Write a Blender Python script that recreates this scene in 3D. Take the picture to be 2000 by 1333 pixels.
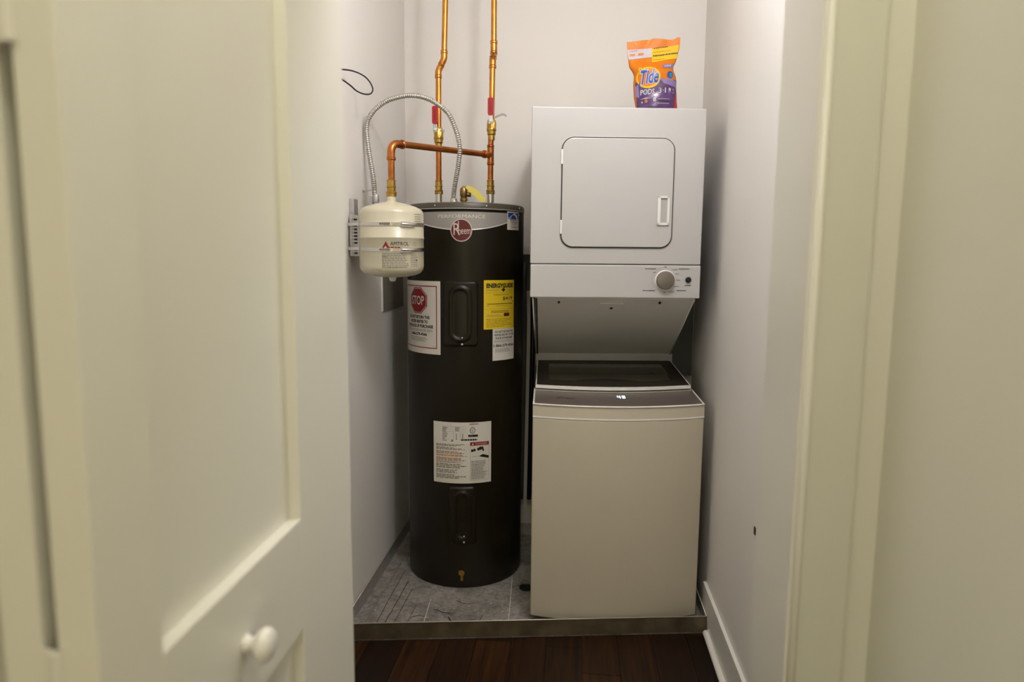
import bpy, bmesh, math, random
from mathutils import Vector, Matrix
random.seed(7)
PI = math.pi
C = bpy.context.scene.collection
for o in list(bpy.data.objects):
    bpy.data.objects.remove(o)

# ------------------------------------------------------------------ camera
FPX, PITCH, YAW, ROLL, CAMH = 1337.0, -0.1226, -0.0938, 0.0087, 1.327
cy, sy = math.cos(YAW), math.sin(YAW)
fw = Vector((sy, cy, 0)); rt = Vector((cy, -sy, 0)); up = Vector((0, 0, 1))
fwd = fw * math.cos(PITCH) + up * math.sin(PITCH)
up2 = up * math.cos(PITCH) - fw * math.sin(PITCH)
right = rt * math.cos(ROLL) + up2 * math.sin(ROLL)
upv = up2 * math.cos(ROLL) - rt * math.sin(ROLL)
cd = bpy.data.cameras.new('camera'); cam = bpy.data.objects.new('camera', cd); C.objects.link(cam)
cd.sensor_width = 36.0; cd.lens = FPX / 2000 * 36; cd.clip_start = 0.02; cd.clip_end = 50
M = Matrix((right, upv, -fwd)).transposed().to_4x4(); M.translation = Vector((0, 0, CAMH))
cam.matrix_world = M
cd.dof.use_dof = True; cd.dof.focus_distance = 2.5; cd.dof.aperture_fstop = 2.8
bpy.context.scene.camera = cam

# ------------------------------------------------------------------ world, light, exposure
w = bpy.data.worlds.new('world'); bpy.context.scene.world = w; w.use_nodes = True
w.node_tree.nodes['Background'].inputs[0].default_value = (0.9, 0.8, 0.6, 1)
w.node_tree.nodes['Background'].inputs[1].default_value = 0.02
vs = bpy.context.scene.view_settings
vs.view_transform = 'Standard'; vs.look = 'None'; vs.exposure = 0.06; vs.gamma = 1.0; vs.use_curve_mapping = False

CLOSET_LAMP = (0.16, 1.44, 2.52)      # bulb under the closet ceiling
CLOSET_POWER = 20.5
CLOSET_COL = (0.97, 0.97, 1.07)
HALL_LAMP = (-0.02, 0.15, 2.62)
HALL_POWER = 20.0
HALL_COL = (1.0, 0.97, 0.82)
def lamp(name, loc, power, col, radius):
    l = bpy.data.lights.new(name, 'POINT'); l.energy = power; l.color = col; l.shadow_soft_size = radius
    o = bpy.data.objects.new(name, l); o.location = loc; C.objects.link(o); return o
lamp('closet_lamp_light', CLOSET_LAMP, CLOSET_POWER, CLOSET_COL, 0.075)
lamp('hall_lamp_light', HALL_LAMP, HALL_POWER, HALL_COL, 0.14)
al = bpy.data.lights.new('front_fill_light', 'AREA'); al.shape = 'RECTANGLE'; al.size = 0.7; al.size_y = 1.7; al.energy = 7.0; al.color = (1.0, 0.87, 0.58)
ao = bpy.data.objects.new('front_fill_light', al); ao.location = (0.05, -1.66, 0.95); ao.rotation_euler = (PI/2, 0, 0); C.objects.link(ao)   # added soft frontal fill from behind the camera; no lit room stands there

# ------------------------------------------------------------------ materials
def mat(name, col, rough=0.5, metal=0.0, bump=0.0, bscale=200.0, vary=0.0, vscale=6.0, emit=None, estr=1.0, coat=0.0, spec=0.5):
    m = bpy.data.materials.new(name); m.use_nodes = True
    nt = m.node_tree; b = nt.nodes['Principled BSDF']
    b.inputs['Base Color'].default_value = (*col, 1); b.inputs['Roughness'].default_value = rough
    b.inputs['Metallic'].default_value = metal; b.inputs['Specular IOR Level'].default_value = spec
    if coat: b.inputs['Coat Weight'].default_value = coat; b.inputs['Coat Roughness'].default_value = 0.1
    if bump or vary:
        tc = nt.nodes.new('ShaderNodeTexCoord')
    if bump:
        n = nt.nodes.new('ShaderNodeTexNoise'); n.inputs['Scale'].default_value = bscale; n.inputs['Detail'].default_value = 3
        bp = nt.nodes.new('ShaderNodeBump'); bp.inputs['Strength'].default_value = bump; bp.inputs['Distance'].default_value = 0.002
        nt.links.new(tc.outputs['Object'], n.inputs['Vector']); nt.links.new(n.outputs['Fac'], bp.inputs['Height'])
        nt.links.new(bp.outputs['Normal'], b.inputs['Normal'])
    if vary:
        n = nt.nodes.new('ShaderNodeTexNoise'); n.inputs['Scale'].default_value = vscale; n.inputs['Detail'].default_value = 5
        r = nt.nodes.new('ShaderNodeValToRGB')
        r.color_ramp.elements[0].position = 0.3; r.color_ramp.elements[1].position = 0.7
        r.color_ramp.elements[0].color = (*[c * (1 - vary) for c in col], 1)
        r.color_ramp.elements[1].color = (*[min(1, c * (1 + vary)) for c in col], 1)
        nt.links.new(tc.outputs['Object'], n.inputs['Vector']); nt.links.new(n.outputs['Fac'], r.inputs['Fac'])
        nt.links.new(r.outputs['Color'], b.inputs['Base Color'])
    if emit:
        b.inputs['Emission Color'].default_value = (*emit, 1); b.inputs['Emission Strength'].default_value = estr
    return m

WALL = mat('wall_paint', (0.845, 0.81, 0.75), 0.7, bump=0.12, bscale=350, spec=0.25)
HALLW = mat('hall_wall_paint', (0.78, 0.76, 0.67), 0.7, bump=0.12, bscale=350, spec=0.25)
TRIM = mat('trim_paint', (0.80, 0.775, 0.70), 0.35, bump=0.03, bscale=80)
CASE = mat('casing_trim_shaded', (0.68, 0.67, 0.585), 0.4, bump=0.03, bscale=80)  # trim paint again, darkened to carry the dimmer hall light
DOORM = mat('door_paint', (0.82, 0.80, 0.72), 0.38, bump=0.05, bscale=120)
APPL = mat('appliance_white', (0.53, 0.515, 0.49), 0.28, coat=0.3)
SHR = mat('shroud_white_lit', (0.88, 0.85, 0.78), 0.45)  # cabinet white lightened; the missing bounce light sits in the colour
APPL2 = mat('appliance_white_warm_shade', (0.56, 0.50, 0.385), 0.33, bump=0.02, bscale=600)  # same appliance white with the warm low-level shade mixed into the colour
APLAS = mat('white_plastic', (0.78, 0.76, 0.70), 0.4)
EDGE = mat('white_edge_plastic', (0.85, 0.83, 0.78), 0.3)
CONS = mat('console_grey', (0.125, 0.10, 0.085), 0.33, vary=0.05, vscale=40)
LIDF = mat('lid_frame_dark', (0.028, 0.021, 0.014), 0.5, spec=0.2)
PULLG = mat('pull_recess', (0.46, 0.44, 0.41), 0.45)
DIAL = mat('dial_grey', (0.20, 0.17, 0.14), 0.35, metal=0.3)
BLACK = mat('black_plastic', (0.006, 0.006, 0.006), 0.35)
INK = mat('black_ink', (0.012, 0.010, 0.010), 0.6)
GREYINK = mat('grey_ink', (0.22, 0.20, 0.18), 0.6)
SHADOWG = mat('dark_gap', (0.03, 0.028, 0.025), 0.8)
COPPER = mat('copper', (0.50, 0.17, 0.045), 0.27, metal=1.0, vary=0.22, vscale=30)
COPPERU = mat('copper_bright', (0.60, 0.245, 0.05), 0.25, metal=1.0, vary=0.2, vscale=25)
BRASS = mat('brass', (0.50, 0.31, 0.07), 0.28, metal=1.0, vary=0.2, vscale=60)
BRASSD = mat('brass_dark', (0.30, 0.20, 0.07), 0.35, metal=1.0, vary=0.25, vscale=60)
SILVER = mat('silver_metal', (0.72, 0.70, 0.66), 0.25, metal=1.0)
GALV = mat('galvanised_steel', (0.55, 0.54, 0.52), 0.42, metal=0.8, vary=0.12, vscale=50)
CONDM = mat('conduit_metal', (0.52, 0.50, 0.45), 0.38, metal=0.8)
JACK = mat('heater_jacket', (0.0115, 0.0085, 0.0032), 0.34, bump=0.05, bscale=220, spec=0.28)
CAP = mat('heater_cap', (0.075, 0.065, 0.042), 0.36, bump=0.03, bscale=220)
BANDM = mat('silver_band', (0.34, 0.32, 0.29), 0.42, metal=0.2)
BANDE = mat('silver_band_edge', (0.62, 0.60, 0.55), 0.35, metal=0.2)
TANKM = mat('tank_enamel', (0.66, 0.61, 0.44), 0.3, coat=0.2)
RED = mat('red_vinyl', (0.42, 0.008, 0.014), 0.3)
SRED = mat('sign_red', (0.26, 0.004, 0.010), 0.45)
BADGE = mat('badge_maroon', (0.10, 0.005, 0.008), 0.35)
BADGEW = mat('badge_cream', (0.62, 0.52, 0.46), 0.4)
PAPER = mat('label_paper', (0.68, 0.64, 0.56), 0.5)
YEL = mat('label_yellow', (0.78, 0.55, 0.012), 0.5)
BLUE = mat('sticker_blue', (0.01, 0.03, 0.20), 0.4)
CYAN = mat('sticker_cyan', (0.12, 0.42, 0.55), 0.4)
ORNG = mat('label_orange_print', (0.42, 0.20, 0.08), 0.6)
OLIVE = mat('label_olive_print', (0.24, 0.20, 0.11), 0.6)
BAGO = mat('bag_orange', (0.68, 0.18, 0.002), 0.42, spec=0.3)
BAGP = mat('bag_purple', (0.085, 0.032, 0.135), 0.28, coat=0.3, vary=0.35, vscale=35)
BAGLP = mat('bag_lilac', (0.24, 0.17, 0.36), 0.3, coat=0.3)
BAGY = mat('bag_yellow', (0.72, 0.48, 0.015), 0.5, spec=0.2)
BAGW = mat('bag_white', (0.55, 0.50, 0.51), 0.5, spec=0.2)
BAGB = mat('bag_blue', (0.02, 0.08, 0.36), 0.35)
BAGT = mat('bag_teal', (0.02, 0.30, 0.36), 0.35)
DRED = mat('bag_deep_red', (0.45, 0.035, 0.01), 0.35)
TAGY = mat('tag_yellow', (0.80, 0.68, 0.12), 0.6)
TAGG = mat('tag_grey', (0.42, 0.37, 0.35), 0.7)
CABLE = mat('black_cable', (0.012, 0.010, 0.012), 0.5)
OUTG = mat('panel_shaded', (0.24, 0.21, 0.16), 0.5)  # darkened so that the heater's shadow is part of the panel colour
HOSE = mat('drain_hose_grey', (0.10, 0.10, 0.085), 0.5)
DISP = mat('display_digits', (0.6, 0.8, 1.0), 0.4, emit=(0.45, 0.68, 1.0), estr=3.2)
BULB = mat('bulb_glow', (1, 1, 1), 0.4, emit=(1.0, 0.95, 0.88), estr=6)
TUB = mat('tub_deck', (0.90, 0.90, 0.70), 0.45)
DIRT = mat('white_speck', (0.7, 0.68, 0.62), 0.8)

def wood_mat():
    m = bpy.data.materials.new('dark_wood'); m.use_nodes = True; nt = m.node_tree; b = nt.nodes['Principled BSDF']
    tc = nt.nodes.new('ShaderNodeTexCoord'); mp = nt.nodes.new('ShaderNodeMapping'); mp.inputs['Scale'].default_value = (30, 1.6, 10)
    oi = nt.nodes.new('ShaderNodeObjectInfo')
    n = nt.nodes.new('ShaderNodeTexNoise'); n.inputs['Scale'].default_value = 2.2; n.inputs['Detail'].default_value = 6; n.inputs['Distortion'].default_value = 0.6
    r = nt.nodes.new('ShaderNodeValToRGB'); r.color_ramp.elements[0].position = 0.32; r.color_ramp.elements[1].position = 0.72
    r.color_ramp.elements[0].color = (0.006, 0.0022, 0.0005, 1); r.color_ramp.elements[1].color = (0.042, 0.0135, 0.0012, 1)
    hs = nt.nodes.new('ShaderNodeHueSaturation'); mr = nt.nodes.new('ShaderNodeMapRange')
    mr.inputs['To Min'].default_value = 0.35; mr.inputs['To Max'].default_value = 1.4
    nt.links.new(tc.outputs['Object'], mp.inputs['Vector']); nt.links.new(mp.outputs['Vector'], n.inputs['Vector'])
    nt.links.new(n.outputs['Fac'], r.inputs['Fac']); nt.links.new(r.outputs['Color'], hs.inputs['Color'])
    nt.links.new(oi.outputs['Random'], mr.inputs['Value']); nt.links.new(mr.outputs['Result'], hs.inputs['Value'])
    nt.links.new(hs.outputs['Color'], b.inputs['Base Color']); b.inputs['Roughness'].default_value = 0.5
    b.inputs['Specular IOR Level'].default_value = 0.25
    return m
WOOD = wood_mat()

def pan_mat():
    m = bpy.data.materials.new('pan_sheet_metal'); m.use_nodes = True; nt = m.node_tree; b = nt.nodes['Principled BSDF']
    tc = nt.nodes.new('ShaderNodeTexCoord')
    n = nt.nodes.new('ShaderNodeTexNoise'); n.inputs['Scale'].default_value = 9; n.inputs['Detail'].default_value = 9; n.inputs['Roughness'].default_value = 0.65; n.inputs['Distortion'].default_value = 0.7
    r = nt.nodes.new('ShaderNodeValToRGB'); r.color_ramp.elements[0].position = 0.30; r.color_ramp.elements[1].position = 0.72
    r.color_ramp.elements[0].color = (0.20, 0.18, 0.155, 1); r.color_ramp.elements[1].color = (0.52, 0.48, 0.43, 1)
    n2 = nt.nodes.new('ShaderNodeTexNoise'); n2.inputs['Scale'].default_value = 70; n2.inputs['Detail'].default_value = 4
    r2 = nt.nodes.new('ShaderNodeValToRGB'); r2.color_ramp.elements[0].position = 0.35; r2.color_ramp.elements[1].position = 0.55
    r2.color_ramp.elements[0].color = (0.72, 0.72, 0.72, 1); r2.color_ramp.elements[1].color = (1.05, 1.05, 1.05, 1)
    mx = nt.nodes.new('ShaderNodeMixRGB'); mx.blend_type = 'MULTIPLY'; mx.inputs[0].default_value = 1
    nt.links.new(tc.outputs['Object'], n.inputs['Vector']); nt.links.new(tc.outputs['Object'], n2.inputs['Vector'])
    nt.links.new(n.outputs['Fac'], r.inputs['Fac']); nt.links.new(n2.outputs['Fac'], r2.inputs['Fac'])
    nt.links.new(r.outputs['Color'], mx.inputs[1]); nt.links.new(r2.outputs['Color'], mx.inputs[2])
    nt.links.new(mx.outputs['Color'], b.inputs['Base Color']); b.inputs['Roughness'].default_value = 0.5; b.inputs['Metallic'].default_value = 0.25
    bp = nt.nodes.new('ShaderNodeBump'); bp.inputs['Strength'].default_value = 0.25; bp.inputs['Distance'].default_value = 0.004
    nt.links.new(n.outputs['Fac'], bp.inputs['Height']); nt.links.new(bp.outputs['Normal'], b.inputs['Normal'])
    return m
PANM = pan_mat()
PANLIP = mat('pan_lip_floor_tint', (0.17, 0.135, 0.085), 0.42, metal=0.6, vary=0.3, vscale=14)  # brown reflection of the floor painted into the steel colour
PANTOP = mat('pan_lip_edge', (0.62, 0.56, 0.46), 0.4, metal=0.5)

def glass_mat():
    m = bpy.data.materials.new('lid_glass'); m.use_nodes = True; nt = m.node_tree
    for n in list(nt.nodes): nt.nodes.remove(n)
    out = nt.nodes.new('ShaderNodeOutputMaterial'); tr = nt.nodes.new('ShaderNodeBsdfTransparent'); tr.inputs[0].default_value = (0.96, 0.96, 0.88, 1)
    gl = nt.nodes.new('ShaderNodeBsdfGlossy'); gl.inputs['Roughness'].default_value = 0.12; gl.inputs['Color'].default_value = (0.85, 0.85, 0.8, 1)
    fr = nt.nodes.new('ShaderNodeFresnel'); fr.inputs['IOR'].default_value = 1.75
    mx = nt.nodes.new('ShaderNodeMixShader')
    nt.links.new(fr.outputs[0], mx.inputs[0]); nt.links.new(tr.outputs[0], mx.inputs[1]); nt.links.new(gl.outputs[0], mx.inputs[2])
    nt.links.new(mx.outputs[0], out.inputs[0])
    return m
GLASS = glass_mat()

# ------------------------------------------------------------------ helpers
def obj(name, bm, mats, parent=None, smooth=None, label=None, bevel=0.0, bseg=2):
    me = bpy.data.meshes.new(name)
    bmesh.ops.recalc_face_normals(bm, faces=bm.faces[:]) if getattr(bm, 'recalc', True) is True and smooth != 'keep' else None
    bm.to_mesh(me); bm.free()
    for m in (mats if isinstance(mats, (list, tuple)) else [mats]): me.materials.append(m)
    o = bpy.data.objects.new(name, me); C.objects.link(o)
    if parent is not None:
        o.parent = parent; o.matrix_parent_inverse = Matrix.Translation(Vector(world_loc(parent))).inverted()
    if smooth is not None and smooth != 'keep':
        for p in me.polygons: p.use_smooth = True
        if smooth < 3.0:
            me.set_sharp_from_angle(angle=smooth)
    if bevel:
        md = o.modifiers.new('bevel', 'BEVEL'); md.width = bevel; md.segments = bseg; md.limit_method = 'ANGLE'; md.angle_limit = 0.6
        md.harden_normals = False
    if label: o['label'] = label
    return o
def world_loc(o):
    v = Vector(o.location)
    return v
# all meshes are built in world coordinates; a thing's Empty sits at its base, so parts keep parent inverse
def tag(o, label, cat, group=None):
    o['label'] = label; o['category'] = cat
    if group: o['group'] = group
    return o
def thing(name, loc, label, cat, group=None):
    o = bpy.data.objects.new(name, None); o.location = loc; o.empty_display_size = 0.05; C.objects.link(o)
    return tag(o, label, cat, group)
def struct(o): o['kind'] = 'structure'; return o
def sub(name, bm, mats, parent, **k):      # sub-part of a mesh part (mesh parts sit at the origin)
    o = obj(name, bm, mats, None, **k); o.parent = parent
    o.matrix_parent_inverse = parent.matrix_parent_inverse.copy()
    o.matrix_parent_inverse = Matrix.Identity(4)
    return o
def NB(): return bmesh.new()
def box(bm, x0, x1, y0, y1, z0, z1, f=None, mi=0):
    f = f or (lambda x, y, z: (x, y, z))
    v = [bm.verts.new(f(*p)) for p in ((x0,y0,z0),(x1,y0,z0),(x1,y1,z0),(x0,y1,z0),(x0,y0,z1),(x1,y0,z1),(x1,y1,z1),(x0,y1,z1))]
    for q in ((0,3,2,1),(4,5,6,7),(0,1,5,4),(1,2,6,5),(2,3,7,6),(3,0,4,7)):
        bm.faces.new([v[i] for i in q]).material_index = mi
def lathe(bm, cx, cyy, prof, n=32, axis='z', f=None, mi=0, cz=0.0):
    rings = []
    for r, h in prof:
        ring = []
        if r < 1e-6:
            p = (cx, cyy, h) if axis == 'z' else (h, cyy, cz) if axis == 'x' else (cx, h, cz)
            ring = [bm.verts.new(f(*p) if f else p)]
        else:
            for i in range(n):
                a = 2 * PI * i / n; c, s = r * math.cos(a), r * math.sin(a)
                p = (cx + c, cyy + s, h) if axis == 'z' else (h, cyy + c, cz + s) if axis == 'x' else (cx + c, h, cz + s)
                ring.append(bm.verts.new(f(*p) if f else p))
        rings.append(ring)
    for a, b in zip(rings, rings[1:]):
        for i in range(n):
            j = (i + 1) % n
            if len(a) == 1 and len(b) == 1: continue
            if len(a) == 1: fc = [a[0], b[i], b[j]]
            elif len(b) == 1: fc = [a[i], a[j], b[0]]
            else: fc = [a[i], a[j], b[j], b[i]]
            bm.faces.new(fc).material_index = mi
    if len(rings[0]) > 1: bm.faces.new(rings[0][::-1]).material_index = mi
    if len(rings[-1]) > 1: bm.faces.new(rings[-1]).material_index = mi
def tube(bm, pts, rad, n=12, mi=0, caps=True):
    pts = [Vector(p) for p in pts]; rs = rad if isinstance(rad, (list, tuple)) else [rad] * len(pts)
    t0 = (pts[1] - pts[0]).normalized()
    nrm = t0.orthogonal().normalized(); rings = []
    for i, p in enumerate(pts):
        t = (pts[min(i+1, len(pts)-1)] - pts[max(i-1, 0)])
        if t.length < 1e-9: t = t0
        t = t.normalized(); nrm = (nrm - t * nrm.dot(t)).normalized(); bn = t.cross(nrm)
        rings.append([bm.verts.new(p + (nrm * math.cos(2*PI*k/n) + bn * math.sin(2*PI*k/n)) * rs[i]) for k in range(n)])
    for a, b in zip(rings, rings[1:]):
        for k in range(n):
            j = (k + 1) % n; bm.faces.new((a[k], a[j], b[j], b[k])).material_index = mi
    if caps:
        bm.faces.new(rings[0][::-1]).material_index = mi; bm.faces.new(rings[-1]).material_index = mi
def catmull(P, per=12):
    P = [Vector(p) for p in P]; P = [P[0]*2-P[1]] + P + [P[-1]*2-P[-2]]; out = []
    for i in range(1, len(P)-2):
        for k in range(per):
            t = k / per; a, b, c, d = P[i-1], P[i], P[i+1], P[i+2]
            out.append(0.5*((2*b)+(c-a)*t+(2*a-5*b+4*c-d)*t*t+(3*b-a-3*c+d)*t**3))
    out.append(P[-2]); return out
def rrect(x0, x1, z0, z1, r, n=6):
    pts = []
    for cx, cz, a0 in ((x1-r, z0+r, -PI/2), (x1-r, z1-r, 0), (x0+r, z1-r, PI/2), (x0+r, z0+r, PI)):
        for k in range(n+1):
            a = a0 + PI/2*k/n; pts.append((cx+r*math.cos(a), cz+r*math.sin(a)))
    return pts
def prism(bm, pts, y0, y1, f, mi=0, rim=None):
    """outline pts (x,z) extruded from y0 (front) to y1"""
    a = [bm.verts.new(f(x, y0, z)) for x, z in pts]; b = [bm.verts.new(f(x, y1, z)) for x, z in pts]; n = len(pts)
    bm.faces.new(a).material_index = mi; bm.faces.new(b[::-1]).material_index = mi
    for i in range(n):
        bm.faces.new((a[i], a[(i+1) % n], b[(i+1) % n], b[i])).material_index = mi if rim is None else rim

_tc = {}
def text2d(s, wt=0.0, fine=0):
    key = (s, wt, fine)
    if key in _tc: return _tc[key]
    cu = bpy.data.curves.new('t', 'FONT'); cu.body = s; cu.size = 1; cu.resolution_u = 3; cu.offset = wt
    o = bpy.data.objects.new('t', cu); C.objects.link(o)
    dg = bpy.context.evaluated_depsgraph_get(); ev = o.evaluated_get(dg); me = ev.to_mesh()
    vv = [(v.co.x, v.co.y) for v in me.vertices]; ff = [tuple(p.vertices) for p in me.polygons]
    if fine:
        tb = bmesh.new(); tb.from_mesh(me); bmesh.ops.triangulate(tb, faces=tb.faces[:])
        for _ in range(4):
            E_ = [e for e in tb.edges if e.calc_length() > fine]
            if not E_: break
            bmesh.ops.subdivide_edges(tb, edges=E_, cuts=1); bmesh.ops.triangulate(tb, faces=tb.faces[:])
        tb.verts.index_update(); vv = [(v.co.x, v.co.y) for v in tb.verts]; ff = [tuple(v.index for v in f.verts) for f in tb.faces]; tb.free()
    ev.to_mesh_clear(); bpy.data.objects.remove(o); bpy.data.curves.remove(cu)
    x0 = min(v[0] for v in vv); x1 = max(v[0] for v in vv); y0 = min(v[1] for v in vv); y1 = max(v[1] for v in vv)
    r = ([((x-x0)/(x1-x0), (y-y0)/(y1-y0)) for x, y in vv], ff); _tc[key] = r; return r
class Sheet:
    """flat print laid over a real surface; f(s, t, off) gives the point, layers are stacked by LAY"""
    LAY = 0.0005
    def __init__(self, f, step=0.01, lay=None): self.bm = NB(); self.f = f; self.step = step; self.L = lay or self.LAY
    def poly(self, pts, mi, l):
        self.bm.faces.new([self.bm.verts.new(self.f(s, t, l*self.L)) for s, t in pts]).material_index = mi
    def rect(self, s0, t0, s1, t1, mi, l, tstep=None):
        n = max(1, int(math.ceil(abs(s1-s0)/self.step))); m = 1 if not tstep else max(1, int(math.ceil(abs(t1-t0)/tstep)))
        g = [[self.bm.verts.new(self.f(s0+(s1-s0)*i/n, t0+(t1-t0)*j/m, l*self.L)) for i in range(n+1)] for j in range(m+1)]
        for j in range(m):
            for i in range(n): self.bm.faces.new((g[j][i], g[j][i+1], g[j+1][i+1], g[j+1][i])).material_index = mi
    def frame(self, s0, t0, s1, t1, w, mi, l):
        self.rect(s0, t0, s1, t0+w, mi, l); self.rect(s0, t1-w, s1, t1, mi, l)
        self.rect(s0, t0, s0+w, t1, mi, l); self.rect(s1-w, t0, s1, t1, mi, l)
    def text(self, s, s0, t0, s1, t1, mi, l, shear=0.0, rise=0.0, wt=0.0, fine=0):
        vv, ff = text2d(s, wt, fine)
        V = [self.bm.verts.new(self.f(s0+(s1-s0)*x+shear*y, t0+(t1-t0)*y+rise*x, l*self.L)) for x, y in vv]
        for f in ff:
            try: self.bm.faces.new([V[i] for i in f]).material_index = mi
            except ValueError: pass
    def disk(self, cs, ct, rs, rt_, mi, l, n=28, r0=0.0, a0=0.0, octo=False):
        oc = (lambda a: math.cos(PI/8)/math.cos((a+PI/8) % (PI/4) - PI/8)) if octo else (lambda a: 1.0)
        NR = 3 if rs < 5 else 8
        rr = [k/NR for k in range(1, NR+1)] if r0 == 0 else [r0, 1.0]
        if r0 == 0:
            c = self.bm.verts.new(self.f(cs, ct, l*self.L)); prev = None
        prev = None
        for k in rr:
            ring = [self.bm.verts.new(self.f(cs+rs*k*oc(2*PI*i/n)*math.cos(a0+2*PI*i/n), ct+rt_*k*oc(2*PI*i/n)*math.sin(a0+2*PI*i/n), l*self.L)) for i in range(n)]
            for i in range(n):
                j = (i+1) % n
                if prev: self.bm.faces.new((prev[i], prev[j], ring[j], ring[i])).material_index = mi
                elif r0 == 0: self.bm.faces.new((c, ring[i], ring[j])).material_index = mi
            prev = ring
    def lines(self, s0, t0, s1, t1, n, mi, l, w=0.35, rag=0.25):
        """illegible small print: broken thin bars"""
        h = (t1-t0)/n
        for k in range(n):
            t = t1 - h*(k+0.5); s = s0; end = s1 - random.random()*rag*(s1-s0)
            while s < end:
                L = (0.05+random.random()*0.12)*(s1-s0); e = min(s+L, end)
                self.rect(s, t-h*w/2, e, t+h*w/2, mi, l); s = e + 0.02*(s1-s0)
    def make(self, name, mats, parent, **k):
        return sub(name, self.bm, mats, parent, smooth='keep', **k) if parent.type == 'MESH' else obj(name, self.bm, mats, parent, smooth='keep', **k)

# ------------------------------------------------------------------ setting
XL, XR, YB, ZC = -0.79, 0.497, 3.14, 2.74
def wallbox(name, *b, m=WALL):
    bm = NB(); box(bm, *b); return struct(obj(name, bm, m))
wallbox('wall_left', XL-0.10, XL, 1.18, YB+0.1, 0, ZC)
bm = NB()      # right wall: opens out slightly towards the back corner
wp_ = [(XR, 1.18), (XR, 2.45), (XR+0.035, YB+0.1), (XR+0.12, YB+0.1), (XR+0.12, 1.18)]
lo_ = [bm.verts.new((x, y, 0)) for x, y in wp_]; hi_ = [bm.verts.new((x, y, ZC)) for x, y in wp_]
bm.faces.new(lo_[::-1]); bm.faces.new(hi_)
for i in range(5): bm.faces.new((lo_[i], lo_[(i+1) % 5], hi_[(i+1) % 5], hi_[i]))
struct(obj('wall_right', bm, WALL))
wallbox('wall_back', XL, XR+0.031, YB, YB+0.10, 0, ZC)
JR, JL, HEAD = 0.322, -0.470, 2.06      # jamb faces and head of the opening
bm = NB()
box(bm, JR+0.018, 0.60, 1.015, 1.18, 0, ZC); box(bm, -1.30, JL-0.018, 1.015, 1.18, 0, ZC); box(bm, JL-0.018, JR+0.018, 1.015, 1.18, HEAD+0.018, ZC)
struct(obj('wall_front', bm, HALLW))
wallbox('wall_hall_right', 0.447, 0.547, -1.70, 1.015, 0, ZC, m=HALLW)
wallbox('wall_hall_left', -1.30, -1.20, -1.70, 1.015, 0, ZC, m=HALLW)
wallbox('wall_hall_back', -1.20, 0.447, -1.80, -1.70, 0, ZC, m=HALLW)
wallbox('ceiling', -1.30, 0.60, -1.80, YB+0.1, ZC, ZC+0.08, m=WALL)
bm = NB(); box(bm, -1.30, 0.60, -1.80, YB+0.1, -0.06, -0.012); floor = struct(obj('floor', bm, SHADOWG))
pw = 0.122; x = -1.30; col = 0
while x < 0.60:
    y = -1.8 - random.random()*0.9
    while y < YB:
        L = 0.9 + random.random()*0.5; a, b = max(y, -1.8), min(y+L, YB)
        if b - a > 0.05:
            bm = NB(); hz = -random.random()*0.0004
            box(bm, x+0.0008, min(x+pw, 0.60)-0.0008, a+0.0008, b-0.0008, -0.012, hz)
            p = sub('floor_plank', bm, WOOD, floor)
        y += L
    x += pw

# jambs, casings, head (trim)
bm = NB(); box(bm, JR, JR+0.018, 1.0, 1.19, 0, HEAD); struct(obj('trim_1', bm, TRIM, bevel=0.002))
bm = NB(); box(bm, JL-0.018, JL, 1.0, 1.19, 0, HEAD); struct(obj('trim_2', bm, TRIM, bevel=0.002))
bm = NB(); box(bm, JL-0.018, JR+0.018, 1.0, 1.19, HEAD, HEAD+0.018); struct(obj('trim_3', bm, TRIM, bevel=0.002))
def casing(name, x0, x1, z0, z1, inner):     # face casing with a rounded bead at the opening side
    bm = NB(); box(bm, x0, x1, 0.999, 1.015, z0, z1); o = struct(obj(name, bm, CASE, bevel=0.003))
    b2 = NB()
    if inner == 'z': tube(b2, [(x0, 0.998, z0+0.006), (x1, 0.998, z0+0.006)], 0.006, 10)
    else: tube(b2, [(inner, 0.998, z0), (inner, 0.998, z1)], 0.006, 10)
    sub('bead', b2, TRIM, o, smooth=3.1); return o
casing('trim_4', JR+0.004, 0.407, 0, HEAD, JR+0.010)
casing('trim_5', JL-0.090, JL-0.004, 0, HEAD, JL-0.010)
casing('trim_6', JL-0.090, 0.407, HEAD+0.004, HEAD+0.09, 'z')
# baseboards
def baseboard(name, x0, x1, y0, y1, h, sx=None, y1s=None):
    bm = NB(); box(bm, x0, x1, y0, y1, 0, h); o = struct(obj(name, bm, EDGE if False else TRIM, bevel=0.002))
    if sx:
        b2 = NB(); tube(b2, [(sx, y0, 0.010), (sx, y1s, 0.010)], 0.0115, 12); sub('shoe_molding', b2, TRIM, o, smooth=1.2)
    return o
baseboard('baseboard_right', XR-0.0125, XR-0.0002, 1.19, 2.455, 0.145, XR-0.018, 2.335)
baseboard('baseboard_left', XL+0.0002, XL+0.0125, 1.19, 2.12, 0.145, XL+0.018, 2.12)
baseboard('baseboard_hall', 0.4345, 0.4468, -1.70, 0.998, 0.145)

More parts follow.
